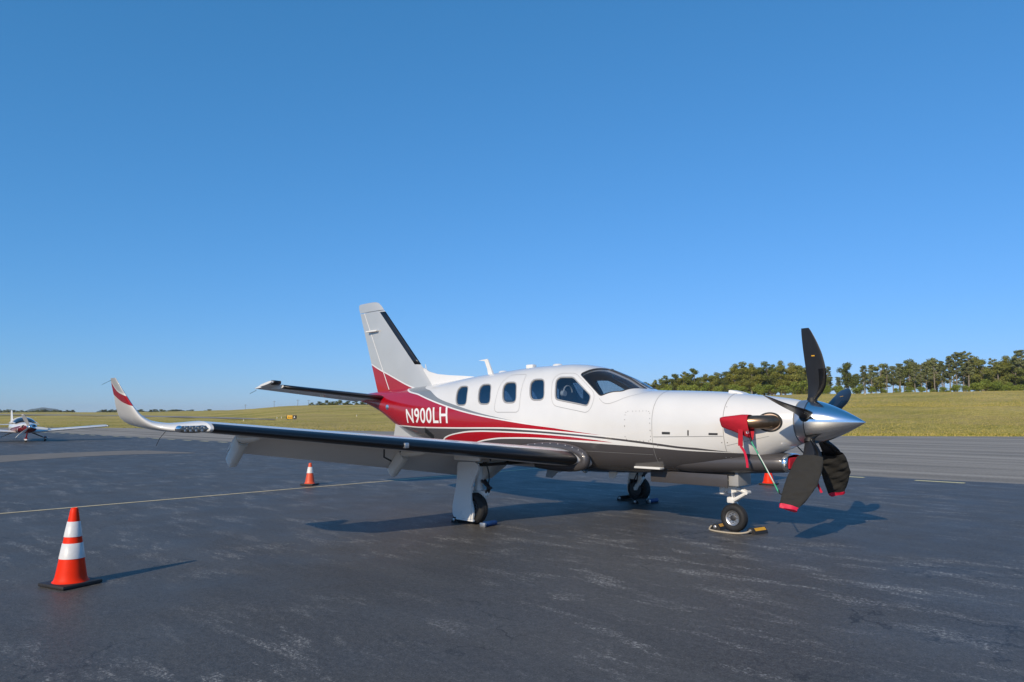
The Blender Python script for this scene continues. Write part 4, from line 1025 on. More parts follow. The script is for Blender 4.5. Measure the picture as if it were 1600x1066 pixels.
# --- roof antennas
V = [[(S0-6.29, -.02, 2.20), (S0-6.29, .02, 2.20), (S0-6.42, .016, 2.20), (S0-6.42, -.016, 2.20)], [(S0-6.36, -.014, 2.33), (S0-6.36, .014, 2.33), (S0-6.46, .01, 2.33), (S0-6.46, -.01, 2.33)], [(S0-6.44, -.012, 2.485), (S0-6.44, .012, 2.485), (S0-6.53, .008, 2.47), (S0-6.53, -.008, 2.47)], [(S0-6.46, -.012, 2.505), (S0-6.46, .012, 2.505), (S0-6.70, .004, 2.487), (S0-6.70, -.004, 2.487)]]
mk('blade_antenna', *loft(V), M['white_dull'], plane, True, 30)
mb = MB(); mb.add(*bbox(S0-5.46, S0-5.30, -.05, .05, 2.27, 2.355, .02)); mb.build('box_antenna', M['white_dull'], plane)
for s in (6.05, 4.78):
    mb = MB(); mb.add(*lathe([(.001, .03), (.06, .024), (.085, .004), (.085, -.03)], (S0-s, 0, float(TOP(s))), 'z', 18)); mb.build('gps_antenna', M['white_dull'], plane)
mb = MB(); mb.add(*tube([(S0-8.12, 0, 2.1), (S0-8.24, 0, 2.49)], .008, 6)); mb.build('whip_antenna', M['white_dull'], plane)
# cowl-top intake scoop, belly blade antenna, drain and step
V = [[(S0-s, -w_, float(TOP(s))-.03), (S0-s, -w_*.8, float(TOP(s))+h_), (S0-s, w_*.8, float(TOP(s))+h_), (S0-s, w_, float(TOP(s))-.03)] for s, w_, h_ in ((1.46, .10, -.01), (1.52, .10, .012), (1.66, .10, .030), (1.69, .09, .026))]
mk('cowl_scoop', *loft(V), M['white_dull'], plane, True, 30)
V = [[(S0-3.58, -.012, .68), (S0-3.58, .012, .68), (S0-3.76, .008, .68), (S0-3.76, -.008, .68)], [(S0-3.66, -.009, .56), (S0-3.66, .009, .56), (S0-3.76, .006, .56), (S0-3.76, -.006, .56)]]
mk('belly_antenna', *loft(V), M['white_dull'], plane, False)
V = [[(S0-4.70, -.012, .67), (S0-4.70, .012, .67), (S0-5.0, .008, .67), (S0-5.0, -.008, .67)], [(S0-4.92, -.009, .50), (S0-4.92, .009, .50), (S0-5.06, .006, .50), (S0-5.06, -.006, .50)]]
mk('belly_antenna', *loft(V), M['grey'], plane, False)
mb = MB(); mb.add(*bbox(S0-2.97, S0-2.54, -.452, -.34, .776, .806, .012)); mb.build('belly_light_strip', M['white_dull'], plane)

# --- exhaust stacks
for sgn in (-1, 1):
    path = [(S0-.92, sgn*.22, 1.435), (S0-1.0, sgn*.37, 1.435), (S0-1.12, sgn*.465, 1.432), (S0-1.28, sgn*.525, 1.428), (S0-1.38, sgn*.548, 1.424)]
    P = catmull(path, 6)
    ex = mk('exhaust_stack', *tube(P, .083, 22, True), M['steel'], plane, True, 60)
    so, zo = 1.0, 1.432; ring = lambda a, k: (so+k*.135*math.cos(a), zo+k*.108*math.sin(a))
    ang = np.linspace(0, 2*math.pi, 40, endpoint=False)
    def on_skin(k, off): 
        q = [ring(a, k) for a in ang]; return [tuple(v) for v in FP(np.array([x[0] for x in q]), np.array([-sgn*th_z(x[0], x[1]) for x in q]), off)]
    mk('exhaust_collar', *loft([on_skin(1.12, .001), on_skin(1.05, .012), on_skin(.98, .006), on_skin(.93, .003)], False, False), M['black'], ex)
    mk('collar_lining', *loft([on_skin(.93, .003), on_skin(.70, .004)], False, False), M['tan'], ex)

# --- propeller
HX, HZ = S0-.60, 1.435
prof = [(.001, 0)] + [(.268*(1-(1-u)**1.5), .64*u) for u in np.linspace(.02, 1, 26)] 
spn = mk('spinner', *lathe([(r_, S0+.02-h-0) if False else (r_, -h) for r_, h in prof], (S0+.02, 0, HZ), 'x', 64, False), M['chrome'], plane, True, 40)
mk('spinner_backplate', *lathe([(.268, -.641), (.268, -.70), (.262, -.745), (.10, -.75)], (S0+.02, 0, HZ), 'x', 64, False), M['alu'], spn, True, 40)
mb = MB(); mb.add(*lathe([(.2695, -.625), (.2702, -.630), (.2695, -.635)], (S0+.02, 0, HZ), 'x', 64, False)); mb.build('spinner_seam', M['dark'], spn)
BR = 1.155
BS = [(.19, -.045, .045, .085), (.24, -.052, .062, .060), (.30, -.046, .125, .040), (.40, -.040, .185, .028), (.55, -.055, .200, .022), (.70, -.072, .178, .018), (.83, -.086, .130, .014), (.93, -.094, .075, .011), (.98, -.096, .040, .009), (1.0, -.094, .018, .006)]
BA = -3.83
def bpt(t, r, ch, th):
    """r along the blade, ch along its chord (towards the leading edge), th thickness"""
    rad_ = Vector((0, math.sin(t), math.cos(t))); tan_ = Vector((0, math.cos(t), -math.sin(t)))
    b_ = R(-12 + 30*(r/BR)); ld = Vector((math.cos(b_), 0, 0)) - tan_*math.sin(b_); nd = rad_.cross(ld)
    return Vector((HX, 0, HZ)) + rad_*r + ld*ch + nd*th
for k in range(5):
    t = R(BA+72*k); rings = []; f0 = pchip([b[0] for b in BS], [b[1] for b in BS]); f1 = pchip([b[0] for b in BS], [b[2] for b in BS]); f2 = pchip([b[0] for b in BS], [b[3] for b in BS])
    for r_ in np.concatenate([np.linspace(.19, .9, 26), np.linspace(.92, 1, 7)]):
        te_, le_, th_ = float(f0(r_)), float(f1(r_)), float(f2(r_)); n = 18; ring = []
        for j in range(n):
            a = 2*math.pi*j/n; x = (te_+le_)/2+(le_-te_)/2*math.cos(a)
            ring.append(tuple(bpt(t, r_*BR, x, th_*.5*math.sin(a)*(1.25+.5*math.cos(a)))))
        rings.append(ring)
    bl = mk('propeller_blade', *loft(rings), M['blade'], spn, True, 60)
    rings = []
    for r_ in np.linspace(.24, .56, 10):
        te_, le_, th_ = float(f0(r_)), float(f1(r_)), float(f2(r_)); ring = []
        for a in np.linspace(-1.25, 1.25, 9):
            x = (te_+le_)/2+(le_-te_)/2*math.cos(a)+.002; ring.append(tuple(bpt(t, r_*BR, x, (th_*.5+.003)*math.sin(a)*(1.25+.5*math.cos(a)))))
        rings.append(ring)
    mk('erosion_strip', *loft(rings, False, False, False), M['bladeboot'], bl)
    mb = MB(); mb.add(*tube([tuple(bpt(t, .17, 0, 0)), tuple(bpt(t, .30, 0, 0))], [.085, .052], 20)); mb.build('blade_cuff', M['black'], bl)
    if k in (0, 1):
        for sg in (-1, 1):
            V = [bpt(t, BR*.70+dr, .06+dc, sg*.0135) for dr, dc in ((-.007, -.022), (-.007, .022), (.007, .022), (.007, -.022))]
            mk('blade_decal', V, [(0, 1, 2, 3)], M['yellow'], bl, False)

# --- landing gear
def wheel(name, x, y, r, wd, parent, rim='white_dull', n=40):
    h = wd/2; q = r*.30
    tyre = mk(name, *lathe([(r*.52, -h*.72), (r*.62, -h*.96), (r*.80, -h), (r*.92, -h*.86), (r*.985, -h*.55), (r, -h*.42), (r*.985, -h*.38), (r, -h*.34), (r, -.06*h), (r*.985, -.03*h), (r*.985, .03*h), (r, .06*h), (r, h*.34), (r*.985, h*.38), (r, h*.42), (r*.985, h*.55), (r*.92, h*.86), (r*.80, h), (r*.62, h*.96), (r*.52, h*.72)], (x, y, r-.004), 'y', n, False), M['rubber'], parent, True, 40)
    mb = MB()
    mb.add(*lathe([(r*.20, -h*.45), (r*.40, -h*.5), (r*.46, -h*.72), (r*.53, -h*.80), (r*.55, -h*.70), (r*.50, -h*.4), (r*.50, h*.4), (r*.55, h*.70), (r*.53, h*.80), (r*.46, h*.72), (r*.40, h*.5), (r*.20, h*.45)], (x, y, r-.004), 'y', n, True))
    rm = mb.build('wheel_rim', M[rim], tyre)
    mb = MB()
    for sg in (-1, 1):
        mb.add(*lathe([(r*.20, sg*h*.45), (r*.20, sg*h*.72), (r*.12, sg*h*.80), (.001, sg*h*.82)], (x, y, r-.004), 'y', 20, False))
        for k in range(8):
            a = 2*math.pi*k/8; mb.add(*lathe([(r*.035, sg*h*.46), (r*.035, sg*h*.60), (.001, sg*h*.6)], (x+r*.31*math.cos(a), y, r-.004+r*.31*math.sin(a)), 'y', 8, False))
    mb.build('hub_bolt', M['dark'], tyre)
    return tyre
# nose leg
ng = MB()
ng.add(*tube([(-.05, 0, .86), (-.035, 0, .62)], .055, 16)); ng.add(*tube([(-.035, 0, .62), (-.02, 0, .50)], .066, 16))
ng.add(*bbox(-.185, -.115, -.05, .05, .47, .62, .02)); ng.add(*bbox(-.125, .07, -.055, .055, .505, .625, .03)); ng = ng.build('nose_gear_leg', M['white_dull'], plane)
mb = MB(); mb.add(*tube([(-.022, 0, .52), (-.016, 0, .40)], .034, 16)); mb.build('oleo_piston', M['chrome'], ng)
mb = MB(); mb.add(*bbox(-.075, .028, -.055, .055, .365, .445, .02)); mb.build('axle_block', M['white_dull'], ng)
mb = MB()
for y in (-.035, .035):
    mb.add(*tube([(.04, y, .565), (.20, y*.5, .515)], [.028, .02], 8)); mb.add(*tube([(.20, y*.5, .515), (.015, y, .405)], [.02, .026], 8))
mb.add(*tube([(.20, -.05, .515), (.20, .05, .515)], .025, 10)); mb.build('torque_link', M['white_dull'], ng)
mb = MB()
mb.add(*tube([(-.01, 0, .385), (-.008, .06, .37), (.0, .092, .31), (0, .090, .175)], .024, 8)); mb.add(*tube([(0, -.05, .175), (0, .10, .175)], .018, 10)); mb.build('wheel_fork', M['white_dull'], ng)
wheel('nose_wheel', 0, 0, .180, .125, ng, 'alu')
for sg in (-1, 1):
    mb = MB(); mb.add(*bbox(-1.15, .04, sg*.215-.012, sg*.215+.012, .585, .745, .008)); mb.build('nose_gear_door', M['white'] if sg > 0 else M['char'], plane, True, 30)
mb = MB(); mb.add(*bbox(.02, .165, -.17, .17, .60, .79, .015)); mb.build('forward_gear_door', M['grey'], plane, True, 30)
mb = MB(); mb.add(*bbox(-1.2, .12, -.20, .20, .742, .80, .01)); mb.build('gear_bay', M['black'], plane)
# main legs
def door_pts(L_): return [(s, z) for s, z in L_]
DOOR = [(4.545, .865), (4.87, .850), (4.875, .60), (4.91, .40), (4.955, .22), (4.94, .10), (4.86, .055), (4.52, .045), (4.505, .20), (4.57, .36), (4.57, .50), (4.49, .66), (4.42, .76), (4.44, .845)]
for sgn in (-1, 1):
    mg = MB(); xw = -2.914
    mg.add(*tube([(xw-.02, sgn*1.86, .95), (xw-.02, sgn*1.86, .50)], .055, 16)); mg.add(*tube([(xw-.02, sgn*1.86, .50), (xw-.02, sgn*1.86, .46)], .068, 16)); mg.add(*bbox(xw-.10, xw+.16, sgn*1.86-.05, sgn*1.86+.05, .38, .46, .02))
    mg.add(*tube([(xw+.13, sgn*1.86, .42), (xw, sgn*1.86, .215)], [.045, .05], 12)); mg.add(*tube([(xw, sgn*1.82, .215), (xw, sgn*2.02, .215)], .025, 10))
    mg = mg.build('main_gear_leg', M['white_dull'], plane)
    mb = MB(); mb.add(*tube([(xw-.08, sgn*1.86, .42), (xw-.12, sgn*1.86, .30), (xw-.02, sgn*1.86, .22)], .03, 10)); mb.build('shock_absorber', M['dark'], mg)
    mb = MB(); mb.add(*tube([(xw+.1, sgn*1.78, .52), (xw+.02, sgn*1.76, .36), (xw, sgn*1.8, .26)], .010, 6)); mb.build('brake_line', M['dark'], mg)
    mb = MB(); mb.add(*tube([(xw+.02, sgn*1.86, .80), (xw+.05, sgn*1.4, .86)], .028, 8)); mb.build('side_brace', M['white_dull'], mg)
    mb = MB()
    for yy_ in (-.03, .03): mb.add(*tube([(xw+.07, sgn*1.86+yy_, .60), (xw+.20, sgn*1.86+yy_*.6, .50)], [.02, .014], 8)); mb.add(*tube([(xw+.20, sgn*1.86+yy_*.6, .50), (xw+.12, sgn*1.86+yy_, .40)], [.014, .02], 8))
    mb.add(*tube([(xw+.20, sgn*1.86-.04, .50), (xw+.20, sgn*1.86+.04, .50)], .018, 8)); mb.build('torque_link', M['dark'], mg)
    mb = MB(); mb.add(*lathe([(.10, -.02), (.12, -.015), (.12, .015), (.10, .02)], (xw, sgn*1.855, .211), 'y', 24)); mb.build('brake_disc', M['dark'], mg)
    mb = MB(); mb.add(*tube(catmull([(xw+.06, sgn*1.80, .85), (xw+.12, sgn*1.79, .65), (xw+.08, sgn*1.80, .45), (xw+.02, sgn*1.83, .28)], 5), .009, 6)); mb.build('hydraulic_hose', M['black'], mg)
    wheel('main_wheel', xw, sgn*1.948, .215, .155, mg, 'alu')
    ol = []
    n = len(DOOR)
    for i in range(n):
        a, b_, c_ = [Vector((*DOOR[j % n], 0)) for j in (i-1, i, i+1)]
        d = min(.05, (a-b_).length*.4, (c_-b_).length*.4)
        p0 = b_+(a-b_).normalized()*d; p1 = b_+(c_-b_).normalized()*d
        for k in range(4): t = k/3; ol.append(p0*(1-t)**2+b_*2*t*(1-t)+p1*t*t)
    yo = lambda z, s: 2.055 - .03*(z-.5) 
    rings = [[(S0-p.x, sgn*(yo(p.y, p.x)+d), p.y) for p in ol] for d in (-.014, .014)]
    dr = mk('main_gear_door', *loft(rings), M['white'], mg, True, 40)
    # folded lower corner of the door
    V = [(S0-4.86, sgn*2.075, .085), (S0-4.53, sgn*2.11, .075), (S0-4.545, sgn*2.09, .30), (S0-4.55, sgn*2.068, .295), (S0-4.85, sgn*2.06, .09), (S0-4.54, sgn*2.07, .08)]
    mk('door_fold', V, [(0, 1, 2), (0, 2, 3, 4), (0, 4, 5, 1), (1, 5, 3, 2)], M['white'], dr, False)
    mb = MB(); mb.add(*bbox(S0-4.86, S0-4.50, sgn*2.075-.02, sgn*2.075+.02, .05, .075, .006)); mb.build('door_edge', M['white'], dr)
    mb = MB(); mb.add(*bbox(S0-4.93, S0-4.40, sgn*2.06-.015, sgn*2.06+.02, .875, .99, .012)); mb.build('leg_fairing', M['white'], mg, True, 40)
    mb = MB(); mb.add(*bbox(S0-4.75, S0-4.45, min(sgn*1.0, sgn*1.95), max(sgn*1.0, sgn*1.95), .80, .835, .01)); mb.build('wheel_bay', M['black'], mg)
# ================================================================== COVERS, CHOCKS, CONES AND THE REST
def onp(px, py, y):
    d = _f + _r*((px-800)/FPX) - _u*((py-533)/FPX); return CAM + d*((y-CAM.y)/d.y)
# exhaust cover
cov = empty('exhaust_cover', (S0-1.3, -.55, 1.40), 0, 'red cloth cover tied over the exhaust stack with a hanging red streamer', 'cover')
rings = []
for s, zt, zb, yc, w_ in ((1.165, 1.522, 1.215, -.51, .112), (1.20, 1.525, 1.235, -.52, .118), (1.26, 1.525, 1.27, -.54, .118), (1.36, 1.512, 1.315, -.565, .11), (1.45, 1.502, 1.345, -.58, .10), (1.505, 1.492, 1.365, -.585, .08), (1.515, 1.48, 1.375, -.585, .05)):
    ring = []
    for j in range(28):
        a = 2*math.pi*j/28; c_, s2 = math.cos(a), math.sin(a)
        wv = 1+.03*math.sin(5*a+s*30)+.02*math.sin(9*a-s*17)
        zz_ = (zt+zb)/2+(zt-zb)/2*math.copysign(abs(s2)**.55, s2); top_ = (zz_-zb)/(zt-zb)
        ring.append((S0-s+.10*(1-top_)*(0 if s > 1.2 else .2) - cov.location.x, yc+w_*.86*(.30+.70*min(1, top_*1.5))*math.copysign(abs(c_)**.7, c_)*wv - cov.location.y, zz_ - cov.location.z))
    rings.append(ring)
mk('cover_bag', *loft(rings, False, True), M['redcloth'], cov, True, 60)
def ribs(name, pts, w_, mat, parent, nrm=(0, 1, 0)):
    P = catmull(pts, 6); V = []; Fc = []
    for i, p in enumerate(P):
        t = (P[min(i+1, len(P)-1)]-P[max(i-1, 0)]).normalized(); sd_ = t.cross(Vector(nrm)).normalized()*w_/2; nn = Vector(nrm)*.0025
        V += [p+sd_+nn, p-sd_+nn, p-sd_-nn, p+sd_-nn]
    for i in range(len(P)-1):
        for j in range(4): Fc.append((4*i+j, 4*i+(j+1) % 4, 4*i+4+(j+1) % 4, 4*i+4+j))
    if parent: V = [v-parent.location for v in V]
    return mk(name, V, Fc, mat, parent, True, 50)
a, b_, c_, d_ = onp(1157, 671, -.63), onp(1157, 697, -.62), onp(1163, 706, -.60), onp(1168, 731, -.58)
ribs('strap', [a, b_], .062, M['redcloth'], cov)
ribs('streamer', [b_, c_, (c_+d_)/2+Vector((.01, 0, 0)), d_], .030, M['redtrim'], cov)
mb = MB(); q = onp(1168, 675.5, -.64)-cov.location; mb.add(*lathe([(.010, -.004), (.018, -.006), (.018, .004), (.010, .004)], q, 'y', 14, False)); mb.build('grommet', M['alu'], cov)
# the elastic cord from the cover to a propeller sleeve
A = onp(1172, 684, -.60); B = onp(1217, 770, -.56)
cord = empty('tie_cord', tuple(B), 0, 'green and white elastic cord stretched from exhaust cover to propeller sleeve', 'cord')
P = [A, A.lerp(B, .12)+Vector((0, 0, -.02)), A.lerp(B, .5), B]; P = catmull(P, 8)
mk('cord', *tube([p-cord.location for p in P[4:]], .0085, 8), M['green'], cord)
mk('cord_white_strand', *tube([p-cord.location+Vector((.005, -.006, .002)) for p in P[12:-3]], .0055, 6), M['white_dull'], cord)
mb = MB(); mb.add(*tube([p-cord.location for p in P[:6]], .012, 8)); mb.add(*tube([B-cord.location+Vector((0, 0, .03)), (0, 0, 0), (.03, 0, -.02), (.045, 0, 0)], .009, 6)); mb.build('hook', M['black'], cord)
# propeller sleeves on the two lower blades
def sleeve(k, r0, label, wsc, seed):
    t = R(BA+72*k); o = empty('propeller_sleeve', tuple(bpt(t, .8*BR, .04, 0)), 0, label, 'propeller cover', 'sleeves on the two lower propeller blades')
    rg = np.random.default_rng(seed); ph = rg.uniform(0, 6.28, 6); rings = []; hem = []
    for r_ in np.linspace(r0, 1.035, 30):
        u = (r_-r0)/(1.035-r0)
        te_ = -.098 - .035*math.sin(math.pi*min(1, u*1.0))**.8*wsc - .055*u; le_ = .20+.02*math.sin(math.pi*u) - .03*u - .20*max(0, u-.5)/.5
        th_ = .085*(1-.35*u); ring = []; rb_ = min(r_, 1.0); le_ = max(le_, float(f1(rb_))+.022); te_ = min(te_, float(f0(rb_))-.022)
        for j in range(36):
            a = 2*math.pi*j/36; ca, sa = math.cos(a), math.sin(a)
            x = (te_+le_)/2+(le_-te_)/2*math.copysign(abs(ca)**.75, ca)
            wr = .010*math.sin(34*u+2.5*ca+ph[0])*math.sin(2*u+ph[1])+.008*math.sin(21*u-4*ca+ph[2])+.005*math.sin(47*u+6*ca+ph[3])
            ring.append(tuple(bpt(t, r_*BR, x, (th_*.5)*sa + wr*np.sign(sa)*abs(sa)**.5) - o.location))
        (rings if r_ <= 1.0 else hem).append(ring)
    mk('sleeve_bag', *loft(rings, False, False), M['blackcloth'], o, True, 60)
    hem = [rings[-1]]+hem; c0 = sum((Vector(p) for p in hem[0]), Vector())/36
    hem = [[tuple(c0+(Vector(p)-c0)*1.03) for p in h] for h in hem]
    mk('sleeve_hem', *loft(hem, False, True), M['redtrim'], o, True, 60)
    return o
sleeve(3, .42, 'black cloth sleeve with red hem on the propeller blade nearest the nose wheel', 1.0, 1)
sleeve(2, .44, 'wrinkled black cloth sleeve with red hem on the far lower propeller blade', .7, 5)
# far-side cord between the sleeves and far exhaust
A = Vector((S0-1.15, .50, 1.22)); t = R(BA+144); B = bpt(t, .80*BR, -.12, -.03)
cord2 = empty('tie_cord', tuple(B), 0, 'thin dark cord with metal hook behind the lower propeller blades', 'cord')
mk('cord', *tube([A-B, (A-B)*.5, (0, 0, 0)], .008, 6), M['dark'], cord2)
mb = MB(); mb.add(*tube([(A-B)*.16, (A-B)*.10+Vector((.02, 0, 0)), (A-B)*.04], .010, 6)); mb.build('hook', M['alu'], cord2)
st = empty('streamer', tuple(onp(1277, 750, -.3)), 0, 'narrow red ribbon hanging between the two propeller sleeves', 'ribbon')
ribs('ribbon', [onp(1275, 748, -.30), onp(1279, 760, -.30), onp(1284, 770, -.29)], .028, M['redtrim'], st)

# chocks
def chock(loc, rz, label, stripe, ln=.30, r_=.055, dark=None):
    o = empty('wheel_chock', loc, rz, label, 'chock', 'wheel chocks')
    pr = [(-.07, 0), (-.062, .035), (-.025, .078), (.025, .078), (.062, .035), (.07, 0)]
    rings = [[(x, y, z) for x, z in pr] for y in (-ln/2, -ln/2+.01, ln/2-.01, ln/2)]
    mk('chock_body', *loft(rings), M['conebase'], o, False)
    if stripe:
        for sg in (-1, 1):
            V = [(sg*.057, -ln*.42, .040), (sg*.057, ln*.42, .040), (sg*.029, ln*.42, .0735), (sg*.029, -ln*.42, .0735)]
            mk('chock_stripe', [(x+sg*.004, y, z+.004) for x, y, z in V], [(0, 1, 2, 3)], stripe, o, False)
    mb = MB()
    for sg in (-1, 1): mb.add(*lathe([(.012, 0), (.022, .004*sg), (.022, .02*sg), (.012, .024*sg)], (0, sg*ln/2, .042), 'y', 12, True))
    mb.build('rope_eye', M['alu'], o); return o
chock((.285, .06, 0), R(-9), 'black rubber chock with orange-yellow stripe in front of the nose wheel', M['yellow'], .26)
chock((-.245, .05, 0), R(4), 'black rubber chock with small yellow stripe behind the nose wheel', M['yellow'], .26)
ro = empty('chock_rope', (.02, -.2, 0), 0, 'tan rope joining the two nose-wheel chocks', 'rope')
P = catmull([(-.28, -.10, .055), (-.27, -.17, .02), (-.18, -.21, .012), (0, -.235, .012), (.16, -.215, .015), (.25, -.15, .03), (.275, -.10, .05)], 6)
mk('rope', *tube([Vector(p)-ro.location for p in P], .0115, 8), M['rope'], ro)
def tubechock(loc, rz, label):
    o = empty('tube_chock', loc, rz, label, 'chock', 'blue tube chocks')
    mk('chock_tube', *lathe([(.001, -.13), (.032, -.13), (.036, -.12), (.036, .12), (.032, .13), (.001, .13)], (0, 0, .036), 'y', 20, False), M['blue'], o, True, 40)
    mb = MB(); mb.add(*bbox(-.045, .045, -.165, -.125, 0, .062, .01)); mb.build('chock_end', M['alu'], o); return o
tubechock((-2.60, -1.96, 0), R(8), 'blue tube chock with metal end in front of the near main wheel')
tubechock((-2.59, 1.90, 0), R(0), 'blue tube chock in shadow at the far main wheel')
chock((-3.19, -1.95, 0), 0, 'black rubber chock behind the near main wheel, half hidden by its door', None, .28)
chock((-3.19, 1.93, 0), 0, 'black rubber chock in shadow behind the far main wheel', None, .34)
chock((-2.66, 1.62, 0), 0, 'black rubber chock in shadow beside the blue tube at the far wheel', None, .26)

# cones
def cone(loc, h, rz, bands, label, mat, rb=.135, base=.185):
    o = empty('traffic_cone', loc, rz, label, 'traffic cone', 'traffic cones on the apron')
    rr = lambda z: rb + (.030-rb)*((z-.035)/(h-.035))
    zs_ = [.035, .05] + list(np.linspace(.08, h-.012, 16)) + [h]
    prof = [(rr(.035)+.02, .033), (rr(.05)+.006, .048)] + [(rr(z), z) for z in np.linspace(.075, h-.01, 16)] + [(.024, h), (.016, h-.01), (.014, h-.1)]
    mk('cone_body', *lathe(prof, (0, 0, 0), 'z', 40, False), mat, o, True, 60)
    for z0, z1 in bands:
        mk('reflective_collar', *lathe([(rr(z0)+.0005, z0), (rr(z0)+.004, z0+.002), (rr(z1)+.004, z1-.002), (rr(z1)+.0005, z1)], (0, 0, 0), 'z', 40, False), M['coneband'], o, True, 60)
    mk('cone_base', *bbox(-base, base, -base, base, .004, .036, .012), M['conebase'], o, True, 40)
    return o
p = gp(110, 914)
cone((p.x, p.y, 0), .685, R(18), ((.24, .375), (.43, .565)), 'tall bright orange cone with two white bands in the left foreground', M['orange'])
p = gp(484, 758); cone((p.x, p.y, 0), .47, R(30), ((.255, .385),), 'smaller faded orange cone with one white band beyond the wing', M['coneold'], .105, .15)
cone((-2.72, 6.42, 0), .47, R(10), ((.255, .385),), 'orange-red cone half hidden behind the airplane nose', M['orange'], .12, .17)

# guidance sign on the grass, edge markers, poles
sp, D = tpoint(455.5, 656.4)
ax = Vector((_r.x, _r.y, 0)); rz = math.atan2(_r.y, _r.x); px_m = D/FPX
sg = empty('guidance_sign', tuple(sp), rz, 'small yellow and black taxiway sign on the far grass, reading A', 'sign')
wd = 15.5*px_m; ht = 6.2*px_m; xs0 = -wd/2; sp_ = xs0+wd*.62
mk('sign_box', *bbox(-wd/2, wd/2, -.02, .2, .25*ht, 1.15*ht, .03), M['signblk'], sg)
mk('yellow_panel', *bbox(xs0+.08*wd, sp_, -.06, -.015, .28*ht, 1.12*ht, .015), M['signyel'], sg)
def st_txt(txt, x0, w_, z0, h_, mat, y): return flat_text(txt, 'sign_letter', mat, sg, lambda u, v: (x0+u*w_, y, z0+v*h_), off=.02)
st_txt('A', sp_+.10*wd, .17*wd, .42*ht, .52*ht, M['white_flat'], -.03)
mk('sign_arrow', [(xs0+.14*wd, -.07, .70*ht), (xs0+.24*wd, -.07, .88*ht), (xs0+.24*wd, -.07, .76*ht), (xs0+.56*wd, -.07, .76*ht), (xs0+.56*wd, -.07, .64*ht), (xs0+.24*wd, -.07, .64*ht), (xs0+.24*wd, -.07, .52*ht)], [tuple(range(7))], M['signblk'], sg, False)
for x in (-wd*.35, wd*.35): mk('sign_leg', *bbox(x-.05, x+.05, .02, .12, -.1, .3*ht, .01), M['signblk'], sg)
for k, (px, py) in enumerate(((433, 655), (440, 654.5), (381, 658.6), (557.5, 651.5), (1353, 617.6))):
    p, D = tpoint(px, py)
    o = empty('edge_marker', tuple(p), 0, ['thin white edge marker left of the yellow sign, nearer the winglet', 'thin white edge marker just left of the yellow sign', 'thin white edge marker on the grass behind the wing light', 'thin white edge marker on the slope below the tailplane', 'white edge marker on the ridge right of the upright blade'][k], 'marker', 'runway edge markers')
    h = 3.2*D/FPX; mb = MB(); mb.add(*tube([(0, 0, -.1), (0, 0, h)], .32*D/FPX, 8)); mb.build('marker_post', M['white_flat'], o); mb = MB(); mb.add(*lathe([(.55*D/FPX, 0), (.5*D/FPX, h*.12)], (0, 0, 0), 'z', 10)); mb.build('marker_foot', M['signyel'], o)
for k, (px, top_, D) in enumerate(((383, 632, 620), (428, 626.5, 560), (465, 624.5, 560), (482, 625, 560))):
    x, y = polar(px, D); z = hill(px, D); h = CAM.z+(645.2-top_)*D/FPX-z
    o = empty('utility_pole', (x, y, z), rz, 'thin utility pole behind the grassy rise, %s from the left' % ORD[k], 'pole', 'utility poles behind the rise')
    mk('pole', *tube([(0, 0, 0), (0, 0, h)], [.16, .11], 8), M['wood'], o); mk('cross_arm', *bbox(-1.2, 1.2, -.06, .06, h-.7, h-.55, .01), M['wood'], o)

# ------------------------------------------------------------------ the small parked airplane at the left edge
sc_p = gp(40.5, 690.5); HD = math.atan2(CAM.y-sc_p.y, CAM.x-sc_p.x) + R(9)
lp = empty('light_airplane', tuple(sc_p), HD, 'small white and dark red light airplane at the left edge, nose towards the camera', 'airplane')
lp.scale = (1, 1, .80)
# local: x forward, y left, z up; nose wheel at origin
def ell(s, w_, zt, zb, n=28, p=2.2):
    zc = (zt+zb)/2; return [(s, w_*math.copysign(abs(math.cos(a))**(2/p), math.cos(a)), zc+(zt-zb)/2*math.copysign(abs(math.sin(a))**(2/p), math.sin(a))) for a in np.linspace(0, 2*math.pi, n, endpoint=False)]
prof = [(.62, .16, 1.13, .82), (.58, .27, 1.19, .74), (.45, .38, 1.24, .66), (.1, .47, 1.30, .58), (-.4, .54, 1.34, .54), (-.9, .57, 1.37, .53), (-1.6, .57, 1.36, .54), (-2.6, .47, 1.28, .58), (-3.8, .27, 1.18, .72), (-4.9, .09, 1.10, .88), (-5.2, .03, 1.07, .95)]
fi = [pchip([-q[0] for q in prof], [q[k] for q in prof]) for k in (1, 2, 3)]
lf = mk('fuselage', *loft([ell(-u, float(fi[0](u)), float(fi[1](u)), float(fi[2](u))) for u in np.linspace(-.62, 5.2, 50)]), M['white'], lp, True, 60)
X = coords(lf); d1 = .98 - X[:, 2] - .10*(X[:, 0]-.2) ; band = np.abs(X[:, 2]-(1.0+.20*(X[:, 0]-.3)))-.045
fattr(lf, 'q1', np.where(X[:, 0] > -1.6, 1.02+.14*np.minimum(X[:, 0], .5)-X[:, 2]-.0, -1)); fattr(lf, 'q2', .030-np.abs(X[:, 2]-(.90+.55*(X[:, 0]-.25))))
M['lpaint'] = livery('light_airplane_paint', [('q1', (.16, .006, .012)), ('q2', (.75, .73, .7))], WHITE); lf.data.materials.clear(); lf.data.materials.append(M['lpaint'])
